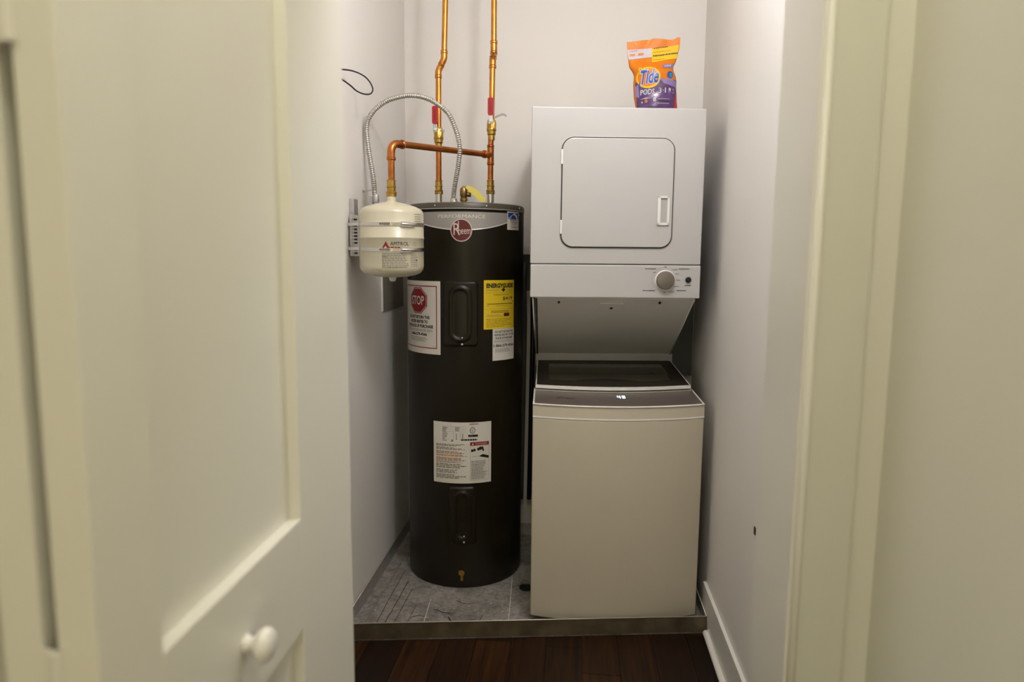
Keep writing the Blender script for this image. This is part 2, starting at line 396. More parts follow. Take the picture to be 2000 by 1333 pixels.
# ------------------------------------------------------------------ folded bifold door (leading leaf face runs at x = -0.37)
door = bpy.data.objects.new('door_1', None); door.location = (-0.40, 0.8, 0.01); C.objects.link(door); struct(door)
def leaf(xf, th, y0, y1, stile_far, stile_near, flip=False):
    """leaf standing parallel to the closet sides, face at x=xf looking +x; drifts 0.009 over its width"""
    kx = 0.0145
    def f(x, y, z): return (x + (y1 - y) * kx, y, z)
    ya, yb = y0 + stile_near, y1 - stile_far
    bm = NB(); x0 = xf - th
    box(bm, x0, xf, y0, ya, 0.012, 2.035, f); box(bm, x0, xf, yb, y1, 0.012, 2.035, f)
    for z0, z1 in ((0.012, 0.22), (0.812, 0.970), (1.92, 2.035)): box(bm, x0, xf, ya, yb, z0, z1, f)
    o = obj('door_leaf', bm, DOORM, door, bevel=0.0008, bseg=1)
    for z0, z1 in ((0.22, 0.812), (0.970, 1.92)):
        b = NB(); box(b, x0+0.012, xf-0.0155, ya, yb, z0, z1, f); p = sub('door_panel', b, DOORM, o)
    return o, f
lf, f1 = leaf(-0.371, 0.033, 0.462, 1.079, 0.215, 0.083)
leaf(-0.4165, 0.033, 0.462, 1.079, 0.10, 0.083)
# knob, on the middle rail
bm = NB()
kx0 = f1(-0.371, 0.695, 0)[0]
lathe(bm, 0, 0.695, [(0.0105, kx0), (0.0105, kx0+0.003), (0.0075, kx0+0.008), (0.0085, kx0+0.012), (0.0150, kx0+0.0155), (0.0195, kx0+0.021), (0.0195, kx0+0.026), (0.0155, kx0+0.031), (0.008, kx0+0.0335), (0, kx0+0.034)], 28, 'x', cz=0.890)
k = sub('door_knob', bm, EDGE, lf, smooth=3.1)
for z in (0.27, 1.02-0.09+0.0, 1.69):
    pass
for z0, z1 in ((0.955, 1.021), (1.472, 1.500), (0.25, 0.31), (1.80, 1.86)):
    bm = NB(); box(bm, -0.3925, -0.3925+0.004, 0.4605, 0.475, z0, z1)
    lathe(bm, -0.3955, 0.4600, [(0.0042, z0), (0.0042, z1)], 12)
    box(bm, -0.4075, -0.3895, 0.4612, 0.4632, z0, z1)
    obj('hinge', bm, TRIM, door, smooth=0.6)

# ------------------------------------------------------------------ drip pan
PXL, PXR, PZ = XL+0.004, XR-0.014, 0.0648
def pf(x, y, z):     # the pan's front edge runs slightly askew across the closet
    t = (x - PXL) / (PXR - PXL); yf = 2.158 + 0.192 * t
    return (x, yf + y * (YB - 0.01 - yf), z)
pan = thing('drip_pan', (-0.15, 2.7, 0), 'shallow sheet metal drip pan under the water heater and washer', 'drip pan')
bm = NB(); box(bm, PXL, PXR, 0, 1, 0.0005, 0.006, pf); obj('pan_floor', bm, PANM, pan)
bm = NB(); box(bm, PXL, PXR, 0, 0.0025, 0.0005, PZ, pf); obj('front_lip', bm, PANLIP, pan)
bm = NB()
P0, P1 = Vector(pf(PXL, 0.0, PZ)), Vector(pf(PXR, 0.0, PZ))
tube(bm, [P0, P1], 0.0022, 8); 
tube(bm, [(PXL+0.002, P0.y, PZ), (PXL+0.002, YB-0.012, PZ)], 0.0022, 8); tube(bm, [(PXR-0.002, P1.y, PZ), (PXR-0.002, YB-0.012, PZ)], 0.0022, 8)
obj('rolled_rim', bm, PANTOP, pan, smooth=3.1)
bm = NB()
box(bm, PXL, PXL+0.0015, 0, 1, 0.0005, PZ, pf); box(bm, PXR-0.0015, PXR, 0, 1, 0.0005, PZ, pf)
box(bm, PXL, PXR, 0.998, 1, 0.0005, PZ, pf)
obj('side_lip', bm, GALV, pan)
# floor creases running front to back
for x0, x1, ya, yb, m, r in ((-0.743, -0.735, 0.03, 0.62, GALV, 0.0022), (-0.700, -0.700, 0.02, 0.55, LIDF, 0.0010), (-0.668, -0.662, 0.10, 0.45, LIDF, 0.0012),
                       (-0.637, -0.630, 0.06, 0.38, LIDF, 0.0009), (-0.590, -0.585, 0.04, 0.25, LIDF, 0.0008), (-0.526, -0.540, 0.05, 0.30, EDGE, 0.0013), (-0.221, -0.243, 0.05, 0.50, EDGE, 0.0013)):
    bm = NB(); a = Vector(pf(x0, ya, 0.0064)); b = Vector(pf(x1, yb, 0.0064)); n = 14; pts = []
    for i in range(n+1):
        p = a.lerp(b, i/n); p.x += random.uniform(-1, 1)*0.0012*(0 if m is EDGE else 1); pts.append(p)
    tube(bm, pts, r, 6); obj('floor_crease', bm, m, pan, smooth=3.1)
for path, r in (([(-0.512, 2.395), (-0.495, 2.392), (-0.478, 2.378), (-0.462, 2.376), (-0.447, 2.372)], 0.0016), ([(-0.447, 2.345), (-0.430, 2.318), (-0.405, 2.310), (-0.375, 2.312), (-0.345, 2.322)], 0.0024),
                ([(-0.585, 2.330), (-0.560, 2.345), (-0.535, 2.342)], 0.0011), ([(-0.330, 2.33), (-0.325, 2.375)], 0.0010), ([(-0.44, 2.47), (-0.40, 2.45), (-0.37, 2.46)], 0.0010)):
    bm = NB(); tube(bm, catmull([(x, y, 0.0062) for x, y in path], 5), r, 6); obj('floor_crease', bm, LIDF, pan, smooth=3.1)
bm = NB(); lathe(bm, -0.178, 2.605, [(0.030, 0.006), (0.030, 0.0085), (0.022, 0.0095), (0.021, 0.0075), (0, 0.0072)], 24); obj('drain_fitting', bm, BLACK, pan, smooth=0.7, label='round black drain fitting')
bm = NB(); HXC, HYC = -0.459, 2.806
for i in range(75):
    a = random.random(); xx = random.uniform(-0.42, -0.19) if a < .6 else random.uniform(-0.74, -0.2); yy = random.uniform(2.33, 2.72) if a < .6 else random.uniform(2.25, 2.5)
    s = random.uniform(0.0012, 0.0036)
    if math.hypot(xx-HXC, yy-HYC) < 0.26: continue
    box(bm, xx, xx+s*1.6, yy, yy+s, 0.0062, 0.0068+s*0.3)
o = obj('plaster_crumbs', bm, DIRT); tag(o, 'pale plaster crumbs scattered on the drip pan in front of the heater', 'debris'); o.location.z = 0.0002; o['kind'] = 'stuff'

# ------------------------------------------------------------------ water heater
HX, HY, HR = -0.459, 2.806, 0.2376
def hc(ph, z, off=0.0): r = HR + off; return (HX + r*math.sin(ph), HY - r*math.cos(ph), z)
heater = thing('water_heater', (HX, HY, 0.006), 'tall dark brown cylindrical electric water heater with silver band and labels', 'water heater')
bm = NB(); lathe(bm, HX, HY, [(HR-0.012, 0.0066), (HR-0.003, 0.010), (HR, 0.018), (HR, 1.497), (HR-0.003, 1.499)], 96); obj('jacket', bm, JACK, heater, smooth=0.6)
bm = NB(); lathe(bm, HX, HY, [(HR-0.006, 1.499), (HR-0.001, 1.501), (HR+0.0015, 1.503), (HR+0.0015, 1.519), (HR-0.002, 1.526), (HR-0.010, 1.529), (HR-0.03, 1.530), (0, 1.532)], 96); obj('top_cap', bm, CAP, heater, smooth=0.5)
bm = NB()
n = 96
lathe(bm, HX, HY, [(HR+0.0016, 1.5035), (HR+0.0030, 1.5042), (HR+0.0030, 1.5052), (HR+0.0016, 1.506)], 96); obj('cap_bead', bm, BANDE, heater, smooth=3.1)
for u in (-0.34, 0.50, 1.25, -1.15):
    bm = NB(); c = hc(u, 1.516, 0.001); lathe(bm, c[0], 0, [(0.0036, c[1]+0.002), (0.0036, c[1]-0.0015), (0.002, c[1]-0.0032), (0, c[1]-0.0034)], 12, 'y', cz=c[2]); obj('screw', bm, SILVER, heater, smooth=1.0)
def hf(s, t, off): return hc(s / HR, t, off + 0.0004)      # s is arc length from the heater's front line
S = lambda ph: ph * HR
# silver band
bm = NB(); n = 40; g = []
for i in range(n+1):
    ph = -1.0 + 2.25*i/n; zb = 1.4240 + 0.030*((ph-0.10)/0.78)**2; zb = min(zb, 1.489)
    g.append([bm.verts.new(hc(ph, z, o)) for z, o in ((1.4925, 0.0008), (zb+0.0032, 0.0008), (zb, 0.0016), (zb-0.0005, 0.0002))])
for i in range(n):
    for k in range(3):
        bm.faces.new((g[i][k], g[i+1][k], g[i+1][k+1], g[i][k+1])).material_index = 0 if k == 0 else 1
obj('name_band', bm, [BANDM, BANDE], heater, smooth='keep')
sh = Sheet(lambda s, t, o: hf(s, t, o+0.0008)); sh.text('PERFORMANCE', S(-0.284), 1.4695, S(0.481), 1.4825, 0, 1); sh.make('band_lettering', [PAPER], heater)
# round badge
sh = Sheet(lambda s, t, o: hf(s, t, o+0.0022)); bs, bz = S(0.0956), 1.424
sh.disk(bs, bz, 0.0405, 0.0425, 0, 0, n=40); sh.disk(bs, bz, 0.0372, 0.0392, 1, 1, n=40)
sh.text('R', bs-0.029, bz-0.018, bs-0.004, bz+0.026, 0, 2); sh.rect(bs-0.012, bz-0.010, bs-0.0088, bz+0.034, 0, 3)
sh.text('h', bs-0.0115, bz-0.014, bs-0.001, bz+0.010, 0, 2); sh.text('eem', bs+0.000, bz-0.014, bs+0.034, bz+0.004, 0, 2)
sh.make('round_badge', [BADGEW, BADGE], heater, label='round maroon maker badge with cream lettering')
# small sticker top right
sh = Sheet(lambda s, t, o: hf(s, t, o+0.0018)); a0, a1 = S(0.893), S(1.216); sh.rect(a0, 1.430, a1, 1.500, 0, 0)
sh.rect(a0+0.004, 1.472, a1-0.003, 1.496, 1, 1); sh.poly([(a0+0.010, 1.472), (a1-0.012, 1.472), (a1-0.014, 1.484), ((a0+a1)/2+0.004, 1.4955), (a0+0.016, 1.481)], 0, 2)
sh.rect(a0+0.004, 1.472, a0+0.020, 1.478, 4, 3); sh.text('water', a0+0.012, 1.4655, a1-0.014, 1.4725, 1, 3); sh.text('heater', a0+0.020, 1.4565, a1-0.008, 1.464, 2, 3)
sh.text('READY', a0+0.022, 1.449, a1-0.016, 1.4535, 3, 2); sh.lines(a0+0.02, 1.437, a1-0.012, 1.445, 1, 3, 2)
sh.make('brand_sticker', [PAPER, BLUE, SRED, GREYINK, CYAN], heater, label='small white sticker with blue picture and red lettering')
# STOP label
sh = Sheet(hf); a0, a1, z0, z1 = S(-1.262), S(-0.2523), 0.9485, 1.2315; ctr = S(-0.735)
sh.rect(a0, z0, a1, z1, 0, 0); sh.frame(a0+0.015, z0+0.022, a1-0.015, z1-0.018, 0.0035, 1, 1)
sh.disk(ctr, 1.155, 0.0585, 0.0545, 1, 1, n=64, octo=True); sh.disk(ctr, 1.155, 0.0545, 0.0508, 0, 2, n=64, octo=True); sh.disk(ctr, 1.155, 0.0525, 0.0488, 1, 3, n=64, octo=True)
sh.text('STOP', ctr-0.040, 1.138, ctr+0.040, 1.173, 0, 5, wt=0.015, fine=0.3)
sh.text('DO NOT RETURN THIS', ctr-0.066, 1.084, ctr+0.066, 1.0965, 2, 1, wt=0.04)
sh.text('WATER HEATER TO', ctr-0.056, 1.0665, ctr+0.056, 1.079, 2, 1, wt=0.04)
sh.text('THE PLACE OF PURCHASE', ctr-0.082, 1.049, ctr+0.082, 1.0615, 2, 1, wt=0.04)
sh.lines(ctr-0.085, 1.0335, ctr+0.088, 1.044, 2, 3, 1, rag=0.05)
sh.text('1-866-279-4566', ctr-0.052, 1.018, ctr+0.052, 1.0295, 2, 1, wt=0.035)
sh.lines(ctr-0.058, 0.994, ctr+0.058, 1.013, 4, 3, 1, rag=0.15); sh.rect(a1-0.034, 0.9790, a1-0.022, 0.9803, 3, 1)
sh.make('stop_label', [PAPER, SRED, INK, GREYINK], heater, label='white warning label with red octagon reading STOP')
# yellow energy label
sh = Sheet(hf); a0, a1, z0, z1 = S(0.4595), S(1.090), 1.0480, 1.2370; W_ = a1-a0
sh.rect(a0, z0, a1, z1, 0, 0); sh.text('ENERGYGUIDE', a0+0.010, z1-0.030, a1-0.008, z1-0.012, 1, 1, wt=0.05)
sh.poly([(a0+W_*.50, z1-0.035), (a0+W_*.66, z1-0.035), (a0+W_*.58, z1-0.046)], 1, 1); sh.rect(a0+W_*.55, z1-0.037, a0+W_*.61, z1-0.030, 1, 3)
sh.lines(a0+0.008, z1-0.042, a0+W_*.46, z1-0.034, 2, 2, 1); sh.lines(a0+W_*.7, z1-0.042, a1-0.012, z1-0.034, 2, 2, 1)
sh.rect(a0+0.004, z1-0.0485, a1-0.004, z1-0.0478, 2, 1)
sh.lines(a0+W_*.27, z1-0.059, a1-0.035, z1-0.054, 1, 1, 1, rag=0.0)
sh.text('$419', a0+W_*.56, z1-0.079, a1-0.012, z1-0.064, 1, 1, wt=0.012); sh.poly([(a1-0.014, z1-0.082), (a1-0.006, z1-0.082), (a1-0.010, z1-0.086)], 1, 1)
sh.rect(a0+0.014, z1-0.0925, a1-0.010, z1-0.0903, 1, 1); sh.lines(a0+0.010, z1-0.102, a0+0.022, z1-0.096, 1, 2, 1, rag=0); sh.lines(a0+0.05, z1-0.102, a1-0.04, z1-0.097, 1, 2, 1, rag=0)
sh.rect(a0+0.004, z1-0.1115, a1-0.004, z1-0.1108, 2, 1); sh.lines(a0+0.030, z1-0.127, a1-0.030, z1-0.116, 2, 1, 1, rag=0.1)
sh.rect(a0+W_*.60, z1-0.141, a0+W_*.80, z1-0.128, 3, 1); sh.lines(a0+0.012, z1-0.142, a0+W_*.56, z1-0.132, 2, 2, 1); sh.lines(a0+0.010, z0+0.006, a1-0.010, z1-0.147, 6, 1, 1, w=0.22, rag=0.35)
sh.make('energy_label', [YEL, INK, OLIVE, BADGE], heater, label='yellow energy label with black print')
# white label below it
sh = Sheet(hf); a0, a1, z0, z1 = S(0.618), S(1.100), 0.9240, 1.0490; c = (a0+a1)/2
sh.rect(a0, z0, a1, z1, 0, 0)
for k, (t, hw) in enumerate((('DO NOT RETURN THIS', 0.047), ('WATER HEATER TO THE', 0.050), ('PLACE OF PURCHASE', 0.044))):
    sh.text(t, c-hw, z1-0.0165-k*0.0125, c+hw, z1-0.0085-k*0.0125, 1, 1, wt=0.025)
sh.lines(a0+0.006, z1-0.054, a1-0.006, z1-0.046, 2, 2, 1); sh.text('1-866-279-4566', a0+0.004, z1-0.072, a1-0.004, z1-0.061, 1, 1, wt=0.025); sh.lines(a0+0.012, z1-0.094, a1-0.012, z1-0.078, 3, 2, 1)
sh.make('return_label', [PAPER, INK, GREYINK], heater, label='white label printed with a phone number')
# rating label
sh = Sheet(hf); a0, a1, z0, z1 = S(-0.389), S(0.600), 0.4410, 0.6860; W_ = a1-a0
sh.rect(a0, z0, a1, z1, 0, 0)
sh.rect(a0+0.010, z0+0.012, a0+W_*.615, z0+0.160, 5, 1)
for t0, t1, mi in ((0.148, 0.158, 3), (0.134, 0.145, 2), (0.118, 0.130, 4), (0.108, 0.116, 4), (0.090, 0.104, 4), (0.082, 0.088, 2), (0.060, 0.079, 3), (0.040, 0.056, 2), (0.018, 0.037, 3)):
    sh.lines(a0+0.012, z0+t0, a0+W_*.605, z0+t1, 3, mi, 2, w=0.62, rag=0.45)
x0 = a0+W_*.165
sh.lines(x0, z1-0.076, x0+0.022, z1-0.018, 9, 2, 1, w=0.5, rag=0.5); sh.lines(x0+0.052, z1-0.036, x0+0.072, z1-0.018, 3, 2, 1, w=0.5)
for k in range(4): sh.rect(x0, z1-0.016-k*0.007, x0+W_*.41, z1-0.0165-k*0.007, 2, 1)
for xx in (0.046, 0.070): sh.rect(x0+xx, z1-0.070, x0+xx+0.0008, z1-0.040, 2, 1)
for xx in (0.054, 0.078): sh.lines(x0+xx, z1-0.070, x0+xx+0.006, z1-0.044, 6, 2, 1, w=0.6, rag=0.1)
sh.disk(x0+0.040, z1-0.073, 0.004, 0.005, 2, 1, n=12)
rx = a0+W_*.675; sh.disk(rx, z1-0.032, 0.011, 0.012, 1, 1, n=24, r0=0.82); sh.text('UL', rx-0.0045, z1-0.037, rx+0.0045, z1-0.028, 1, 1)
sh.lines(rx-0.012, z1-0.012, rx+0.022, z1-0.002, 1, 2, 1, w=0.5, rag=0); sh.rect(rx-0.017, z1-0.058, rx+0.021, z1-0.049, 1, 1); sh.text('US', rx-0.012, z1-0.056, rx+0.000, z1-0.051, 3, 2)
sh.lines(rx-0.045, z1-0.073, rx+0.018, z1-0.066, 1, 1, 1, w=0.9, rag=0)
bx0, bx1 = a0+W_*.635, a1-0.010; sh.frame(bx0, z0+0.012, bx1, z0+0.165, 0.0008, 2, 1)
sh.rect(bx0, z0+0.152, bx1, z0+0.166, 6, 2); sh.poly([(bx0+0.006, z0+0.155), (bx0+0.014, z0+0.155), (bx0+0.010, z0+0.163)], 0, 3); sh.text('DANGER', bx0+0.020, z0+0.155, bx1-0.008, z0+0.1625, 7, 3)
for px_, pz_, r in ((0.008, 0.132, 0.005), (0.017, 0.134, 0.005), (0.032, 0.137, 0.005), (0.040, 0.140, 0.006), (0.048, 0.141, 0.005), (0.052, 0.133, 0.004)): sh.disk(bx0+px_, z0+pz_, r, r*1.2, 1, 2, n=10)
sh.poly([(bx0+0.034, z0+0.108), (bx0+0.050, z0+0.116), (bx1-0.001, z0+0.108), (bx1-0.001, z0+0.098), (bx0+0.050, z0+0.104)], 1, 2)
sh.rect(bx0+0.008, z0+0.108, bx0+0.034, z0+0.1088, 2, 2)
sh.lines(bx0+0.004, z0+0.016, bx1-0.006, z0+0.092, 12, 2, 2, w=0.45, rag=0.3)
sh.make('rating_label', [PAPER, INK, GREYINK, OLIVE, ORNG, PAPER, SRED, BADGEW], heater, label='large white rating label with dense print and red danger bar')
# element covers: raised rounded plates with a hollow and knob in it
def cover(ph0, ph1, z0, z1, name, deep):
    bm = NB(); zc = (z0+z1)/2; pc = (ph0+ph1)/2; hw = (ph1-ph0)/2*HR; hh = (z1-z0)/2; N = 44; Mz = 64; g = []
    for j in range(Mz+1):
        row_ = []
        for i in range(N+1):
            a = -1+2*i/N; b = -1+2*j/Mz; s, t = a*hw, b*hh
            r = 0.018
            d = min(hw-abs(s), hh-abs(t))
            if hw-abs(s) < r and hh-abs(t) < r: d = r - math.hypot(r-(hw-abs(s)), r-(hh-abs(t)))
            e = 0.007 * max(0.0, min(1.0, d/0.006)); e = e*e*(3-2*e/0.007)/0.007 if e > 0 else 0
            cw, ch = hw*0.52, hh*0.80         # capsule hollow
            q = max(0.0, abs(t)-(ch-cw)); dd = cw - math.hypot(s, q)
            if dd > -0.012: k_ = max(0, min(1, (dd+0.012)/0.012)); k_ = k_*k_*(3-2*k_); e += 0.006*k_
            if dd > 0.004: k_ = min(1, (dd-0.004)/0.007); k_ = k_*k_*(3-2*k_); e -= deep*k_
            row_.append(bm.verts.new(hc(pc+s/HR, zc+t, e+0.0003)))
        g.append(row_)
    for j in range(Mz):
        for i in range(N): bm.faces.new((g[j][i], g[j][i+1], g[j+1][i+1], g[j+1][i]))
    o = obj(name, bm, JACK, heater, smooth=3.14)
    for k in range(7):
        b = NB(); zz = zc - hh*0.22 - k*0.008
        tube(b, [hc(pc-0.09+0.18*q/8, zz, 0.0065) for q in range(9)], 0.0012, 6); sub('grip_rib', b, JACK, o, smooth=3.1)
    for dz in (hh-0.022, -(hh-0.010), -(hh-0.034)):
        b = NB(); c = hc(pc+0.03, zc+dz, 0.006); lathe(b, c[0], 0, [(0.004, c[1]+0.006), (0.004, c[1]-0.002), (0.002, c[1]-0.004), (0, c[1]-0.0042)], 12, 'y', cz=c[2]); sub('cover_screw', b, SILVER if dz > 0 or dz > -(hh-0.02) else BANDE, o, smooth=1.0)
    return o
cover(-0.2075, 0.3659, 0.983, 1.2335, 'element_cover', 0.006)
cover(-0.1216, 0.3415, 0.192, 0.4282, 'element_cover', 0.006)
# drain valve
bm = NB(); c = Vector(hc(0.119, 0.088, 0)); 
tube(bm, [c+Vector((0, 0.01, 0)), c+Vector((0, -0.026, 0))], 0.008, 14)
lathe(bm, c.x, 0, [(0.012, c.y-0.026), (0.0135, c.y-0.03), (0.012, c.y-0.036), (0, c.y-0.037)], 18, 'y', cz=0.088)
tube(bm, [(c.x, c.y-0.018, 0.085), (c.x, c.y-0.022, 0.060), (c.x, c.y-0.022, 0.052)], [0.006, 0.0065, 0.007], 12)
obj('drain_valve', bm, BRASS, heater, smooth=0.8, label='small brass drain valve low on the jacket')
# nipples on the top, relief valve with tag
def nip(x, y):
    b = NB(); lathe(b, x, y, [(0.021, 1.530), (0.021, 1.534), (0.0135, 1.536), (0.0135, 1.573)], 20); obj('pipe_nipple', b, SILVER, heater, smooth=0.6, label='silver threaded nipple on the heater top')
nip(-0.5601, 2.76); nip(-0.3508, 2.76)
bm = NB(); rx_, ry_ = -0.4555, 2.74
lathe(bm, rx_, ry_, [(0.012, 1.530), (0.012, 1.545), (0.015, 1.546), (0.015, 1.556), (0.012, 1.558), (0.013, 1.562), (0.0155, 1.568), (0.0155, 1.588), (0.012, 1.597), (0.005, 1.600), (0, 1.6005)], 20)
tube(bm, [(rx_, ry_, 1.571), (rx_+0.026, ry_+0.01, 1.571)], 0.009, 12)
rv = obj('relief_valve', bm, BRASSD, heater, smooth=0.7, label='brass pressure relief valve on the heater top')
bm = NB(); tube(bm, [(rx_-0.006, ry_, 1.603), (rx_+0.022, ry_-0.004, 1.600), (rx_+0.035, ry_-0.004, 1.595)], 0.0014, 6); sub('test_lever', bm, SILVER, rv, smooth=3.1)
bm = NB(); pts = [(-0.444, 1.601), (-0.425, 1.590), (-0.400, 1.572), (-0.382, 1.552), (-0.366, 1.545)]
prev = None
for i, (xx, zz) in enumerate(pts):
    wd = (0.006, 0.011, 0.013, 0.012, 0.008)[i]; nx, nz = (0.55, 0.83)
    row_ = [bm.verts.new((xx+nx*wd*s, ry_-0.008-0.004*i+dy, zz+nz*wd*s)) for s in (-1, 1) for dy in (0, 0.0008)]
    if prev:
        for a_, b_ in ((0, 2), (2, 3), (3, 1), (1, 0)): bm.faces.new((prev[a_], prev[b_], row_[b_], row_[a_]))
    prev = row_
sub('paper_tag', bm, TAGY, rv, label='crumpled yellow paper tag')

# ------------------------------------------------------------------ copper piping
PR = 0.0112
def arc(c, r, a0, a1, ex_, ey_, n=8):
    c, ex_, ey_ = Vector(c), Vector(ex_), Vector(ey_); return [c + ex_*r*math.cos(a0+(a1-a0)*i/n) + ey_*r*math.sin(a0+(a1-a0)*i/n) for i in range(n+1)]
def pipe_part(parent, name, pts, r, m, n=18, label=None):
    b = NB(); tube(b, pts, r, n); return obj(name, b, m, parent, smooth=1.0, label=label)
def collar(parent, c, d, L, r, m, name='coupling'):
    c = Vector(c); d = Vector(d).normalized(); b = NB()
    tube(b, [c-d*L/2, c-d*(L/2-0.002), c-d*(L/2-0.003), c+d*(L/2-0.003), c+d*(L/2-0.002), c+d*L/2], [r*1.02, r*1.10, r, r, r*1.10, r*1.02], 18); return obj(name, b, m, parent, smooth=0.9)
def valve(parent, x, y, zb, zt, hz0, hz1, hx):
    """brass ball valve: hex body, lever and red grip standing up along the pipe"""
    b = NB(); h = zt-zb
    lathe(b, x, y, [(0.0135, zb-0.022), (0.0135, zb-0.004), (0.017, zb), (0.0175, zb+h*.22)], 20)
    lathe(b, x, y, [(0.0185, zb+h*.22), (0.0195, zb+h*.26), (0.0195, zb+h*.36), (0.0185, zb+h*.40)], 20)
    lathe(b, x, y, [(0.0185, zb+h*.40), (0.0190, zb+h*.7), (0.0165, zb+h*.92), (0.014, zt)], 8)
    tube(b, [(hx+0.002, y-0.010, zb+h*0.80), (hx+0.002, y-0.030, zb+h*0.80)], 0.008, 12)
    bd = obj('valve_body', b, BRASS, parent, smooth=0.5, label='brass ball valve body')
    b = NB(); box(b, hx-0.0075, hx+0.0085, y-0.033, y-0.030, zb+h*0.62, hz0+0.003)
    lv = sub('valve_lever', b, GALV, bd, bevel=0.001)
    b = NB(); lathe(b, hx+0.002, 0, [(0.0062, y-0.033), (0.0062, y-0.038), (0.004, y-0.040), (0, y-0.0402)], 6, 'y', cz=zb+h*0.80); sub('lever_nut', b, EDGE, bd, smooth=0.5)
    b = NB(); prism(b, rrect(hx-0.0108, hx+0.0118, hz0, hz1, 0.006, 5), y-0.038, y-0.026, lambda a, bb, c_: (a, bb, c_))
    prism(b, rrect(hx-0.0030, hx+0.0040, hz0+0.012, hz1-0.012, 0.003, 4), y-0.0388, y-0.0378, lambda a, bb, c_: (a, bb, c_), mi=1)
    sub('valve_grip', b, [RED, SRED], bd, bevel=0.0025, label='red vinyl lever grip')
def union(parent, x, y, z, r=PR):
    """threaded union: hex nut, neck, bead and sleeve"""
    b = NB(); k = r/0.0112
    lathe(b, x, y, [(0.0152*k, z), (0.0170*k, z+0.0015), (0.0170*k, z+0.009), (0.0158*k, z+0.0105)], 8)
    lathe(b, x, y, [(0.0160*k, z+0.0106), (0.0172*k, z+0.012), (0.0172*k, z+0.0155), (0.0150*k, z+0.017)], 20)
    lathe(b, x, y, [(0.0138*k, z+0.0171), (0.0138*k, z+0.029)], 20)
    lathe(b, x, y, [(0.0140*k, z+0.0291), (0.0158*k, z+0.0305), (0.0158*k, z+0.0335), (0.0140*k, z+0.035)], 20)
    lathe(b, x, y, [(0.0136*k, z+0.0351), (0.0134*k, z+0.050), (0.0146*k, z+0.0515), (0.0146*k, z+0.0545), (0.0118*k, z+0.056)], 20)
    return obj('union_fitting', b, BRASS, parent, smooth=0.45)
# left line
hot = thing('copper_pipe', (-0.56, 2.76, 1.573), 'left copper water pipe rising from the heater with a red-handled valve', 'pipe')
X0, Y0 = -0.5598, 2.76
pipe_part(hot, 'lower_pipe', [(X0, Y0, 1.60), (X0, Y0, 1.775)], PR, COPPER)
union(hot, X0, Y0, 1.5735)
valve(hot, X0, Y0, 1.775, 1.832, 1.842, 1.909, -0.5675)
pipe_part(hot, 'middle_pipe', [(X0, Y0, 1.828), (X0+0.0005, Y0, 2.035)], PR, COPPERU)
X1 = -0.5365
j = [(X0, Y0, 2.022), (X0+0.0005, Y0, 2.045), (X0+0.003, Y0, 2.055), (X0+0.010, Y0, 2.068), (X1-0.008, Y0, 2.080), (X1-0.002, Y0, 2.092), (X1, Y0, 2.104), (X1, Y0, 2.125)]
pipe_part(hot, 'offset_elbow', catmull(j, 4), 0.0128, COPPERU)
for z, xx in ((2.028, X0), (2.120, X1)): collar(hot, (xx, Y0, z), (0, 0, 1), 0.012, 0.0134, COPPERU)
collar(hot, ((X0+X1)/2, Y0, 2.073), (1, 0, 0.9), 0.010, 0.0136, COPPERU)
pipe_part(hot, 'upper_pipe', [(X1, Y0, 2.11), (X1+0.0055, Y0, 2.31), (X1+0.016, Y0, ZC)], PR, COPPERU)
# right line with tee and branch to the tank
cold = thing('copper_pipe', (-0.351, 2.76, 1.573), 'right copper water pipe with a tee branching over to the expansion tank', 'pipe')
X2 = -0.3512
union(cold, X2, Y0, 1.5735)
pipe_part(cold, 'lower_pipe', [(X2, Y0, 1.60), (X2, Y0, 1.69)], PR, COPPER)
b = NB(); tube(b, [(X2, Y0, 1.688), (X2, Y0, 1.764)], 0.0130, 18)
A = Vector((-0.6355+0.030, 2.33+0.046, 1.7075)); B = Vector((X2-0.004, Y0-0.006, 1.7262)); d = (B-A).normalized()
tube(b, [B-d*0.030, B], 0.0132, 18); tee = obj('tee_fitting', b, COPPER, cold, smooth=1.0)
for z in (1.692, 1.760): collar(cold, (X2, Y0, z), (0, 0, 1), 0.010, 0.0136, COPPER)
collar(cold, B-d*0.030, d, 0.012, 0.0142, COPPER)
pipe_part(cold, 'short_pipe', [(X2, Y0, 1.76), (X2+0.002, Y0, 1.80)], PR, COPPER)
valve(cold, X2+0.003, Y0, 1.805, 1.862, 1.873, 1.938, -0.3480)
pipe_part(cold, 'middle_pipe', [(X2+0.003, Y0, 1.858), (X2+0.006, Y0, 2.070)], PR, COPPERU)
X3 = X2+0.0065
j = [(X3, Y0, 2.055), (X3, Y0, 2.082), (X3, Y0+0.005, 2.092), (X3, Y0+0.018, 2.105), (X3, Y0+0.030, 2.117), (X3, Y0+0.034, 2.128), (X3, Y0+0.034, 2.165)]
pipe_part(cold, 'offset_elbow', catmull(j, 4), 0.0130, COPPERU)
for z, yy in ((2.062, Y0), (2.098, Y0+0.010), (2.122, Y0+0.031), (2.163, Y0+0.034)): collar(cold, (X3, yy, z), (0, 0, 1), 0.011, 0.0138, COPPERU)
pipe_part(cold, 'upper_pipe', [(X3, Y0+0.034, 2.15), (X3, Y0+0.034, ZC)], PR, COPPERU)
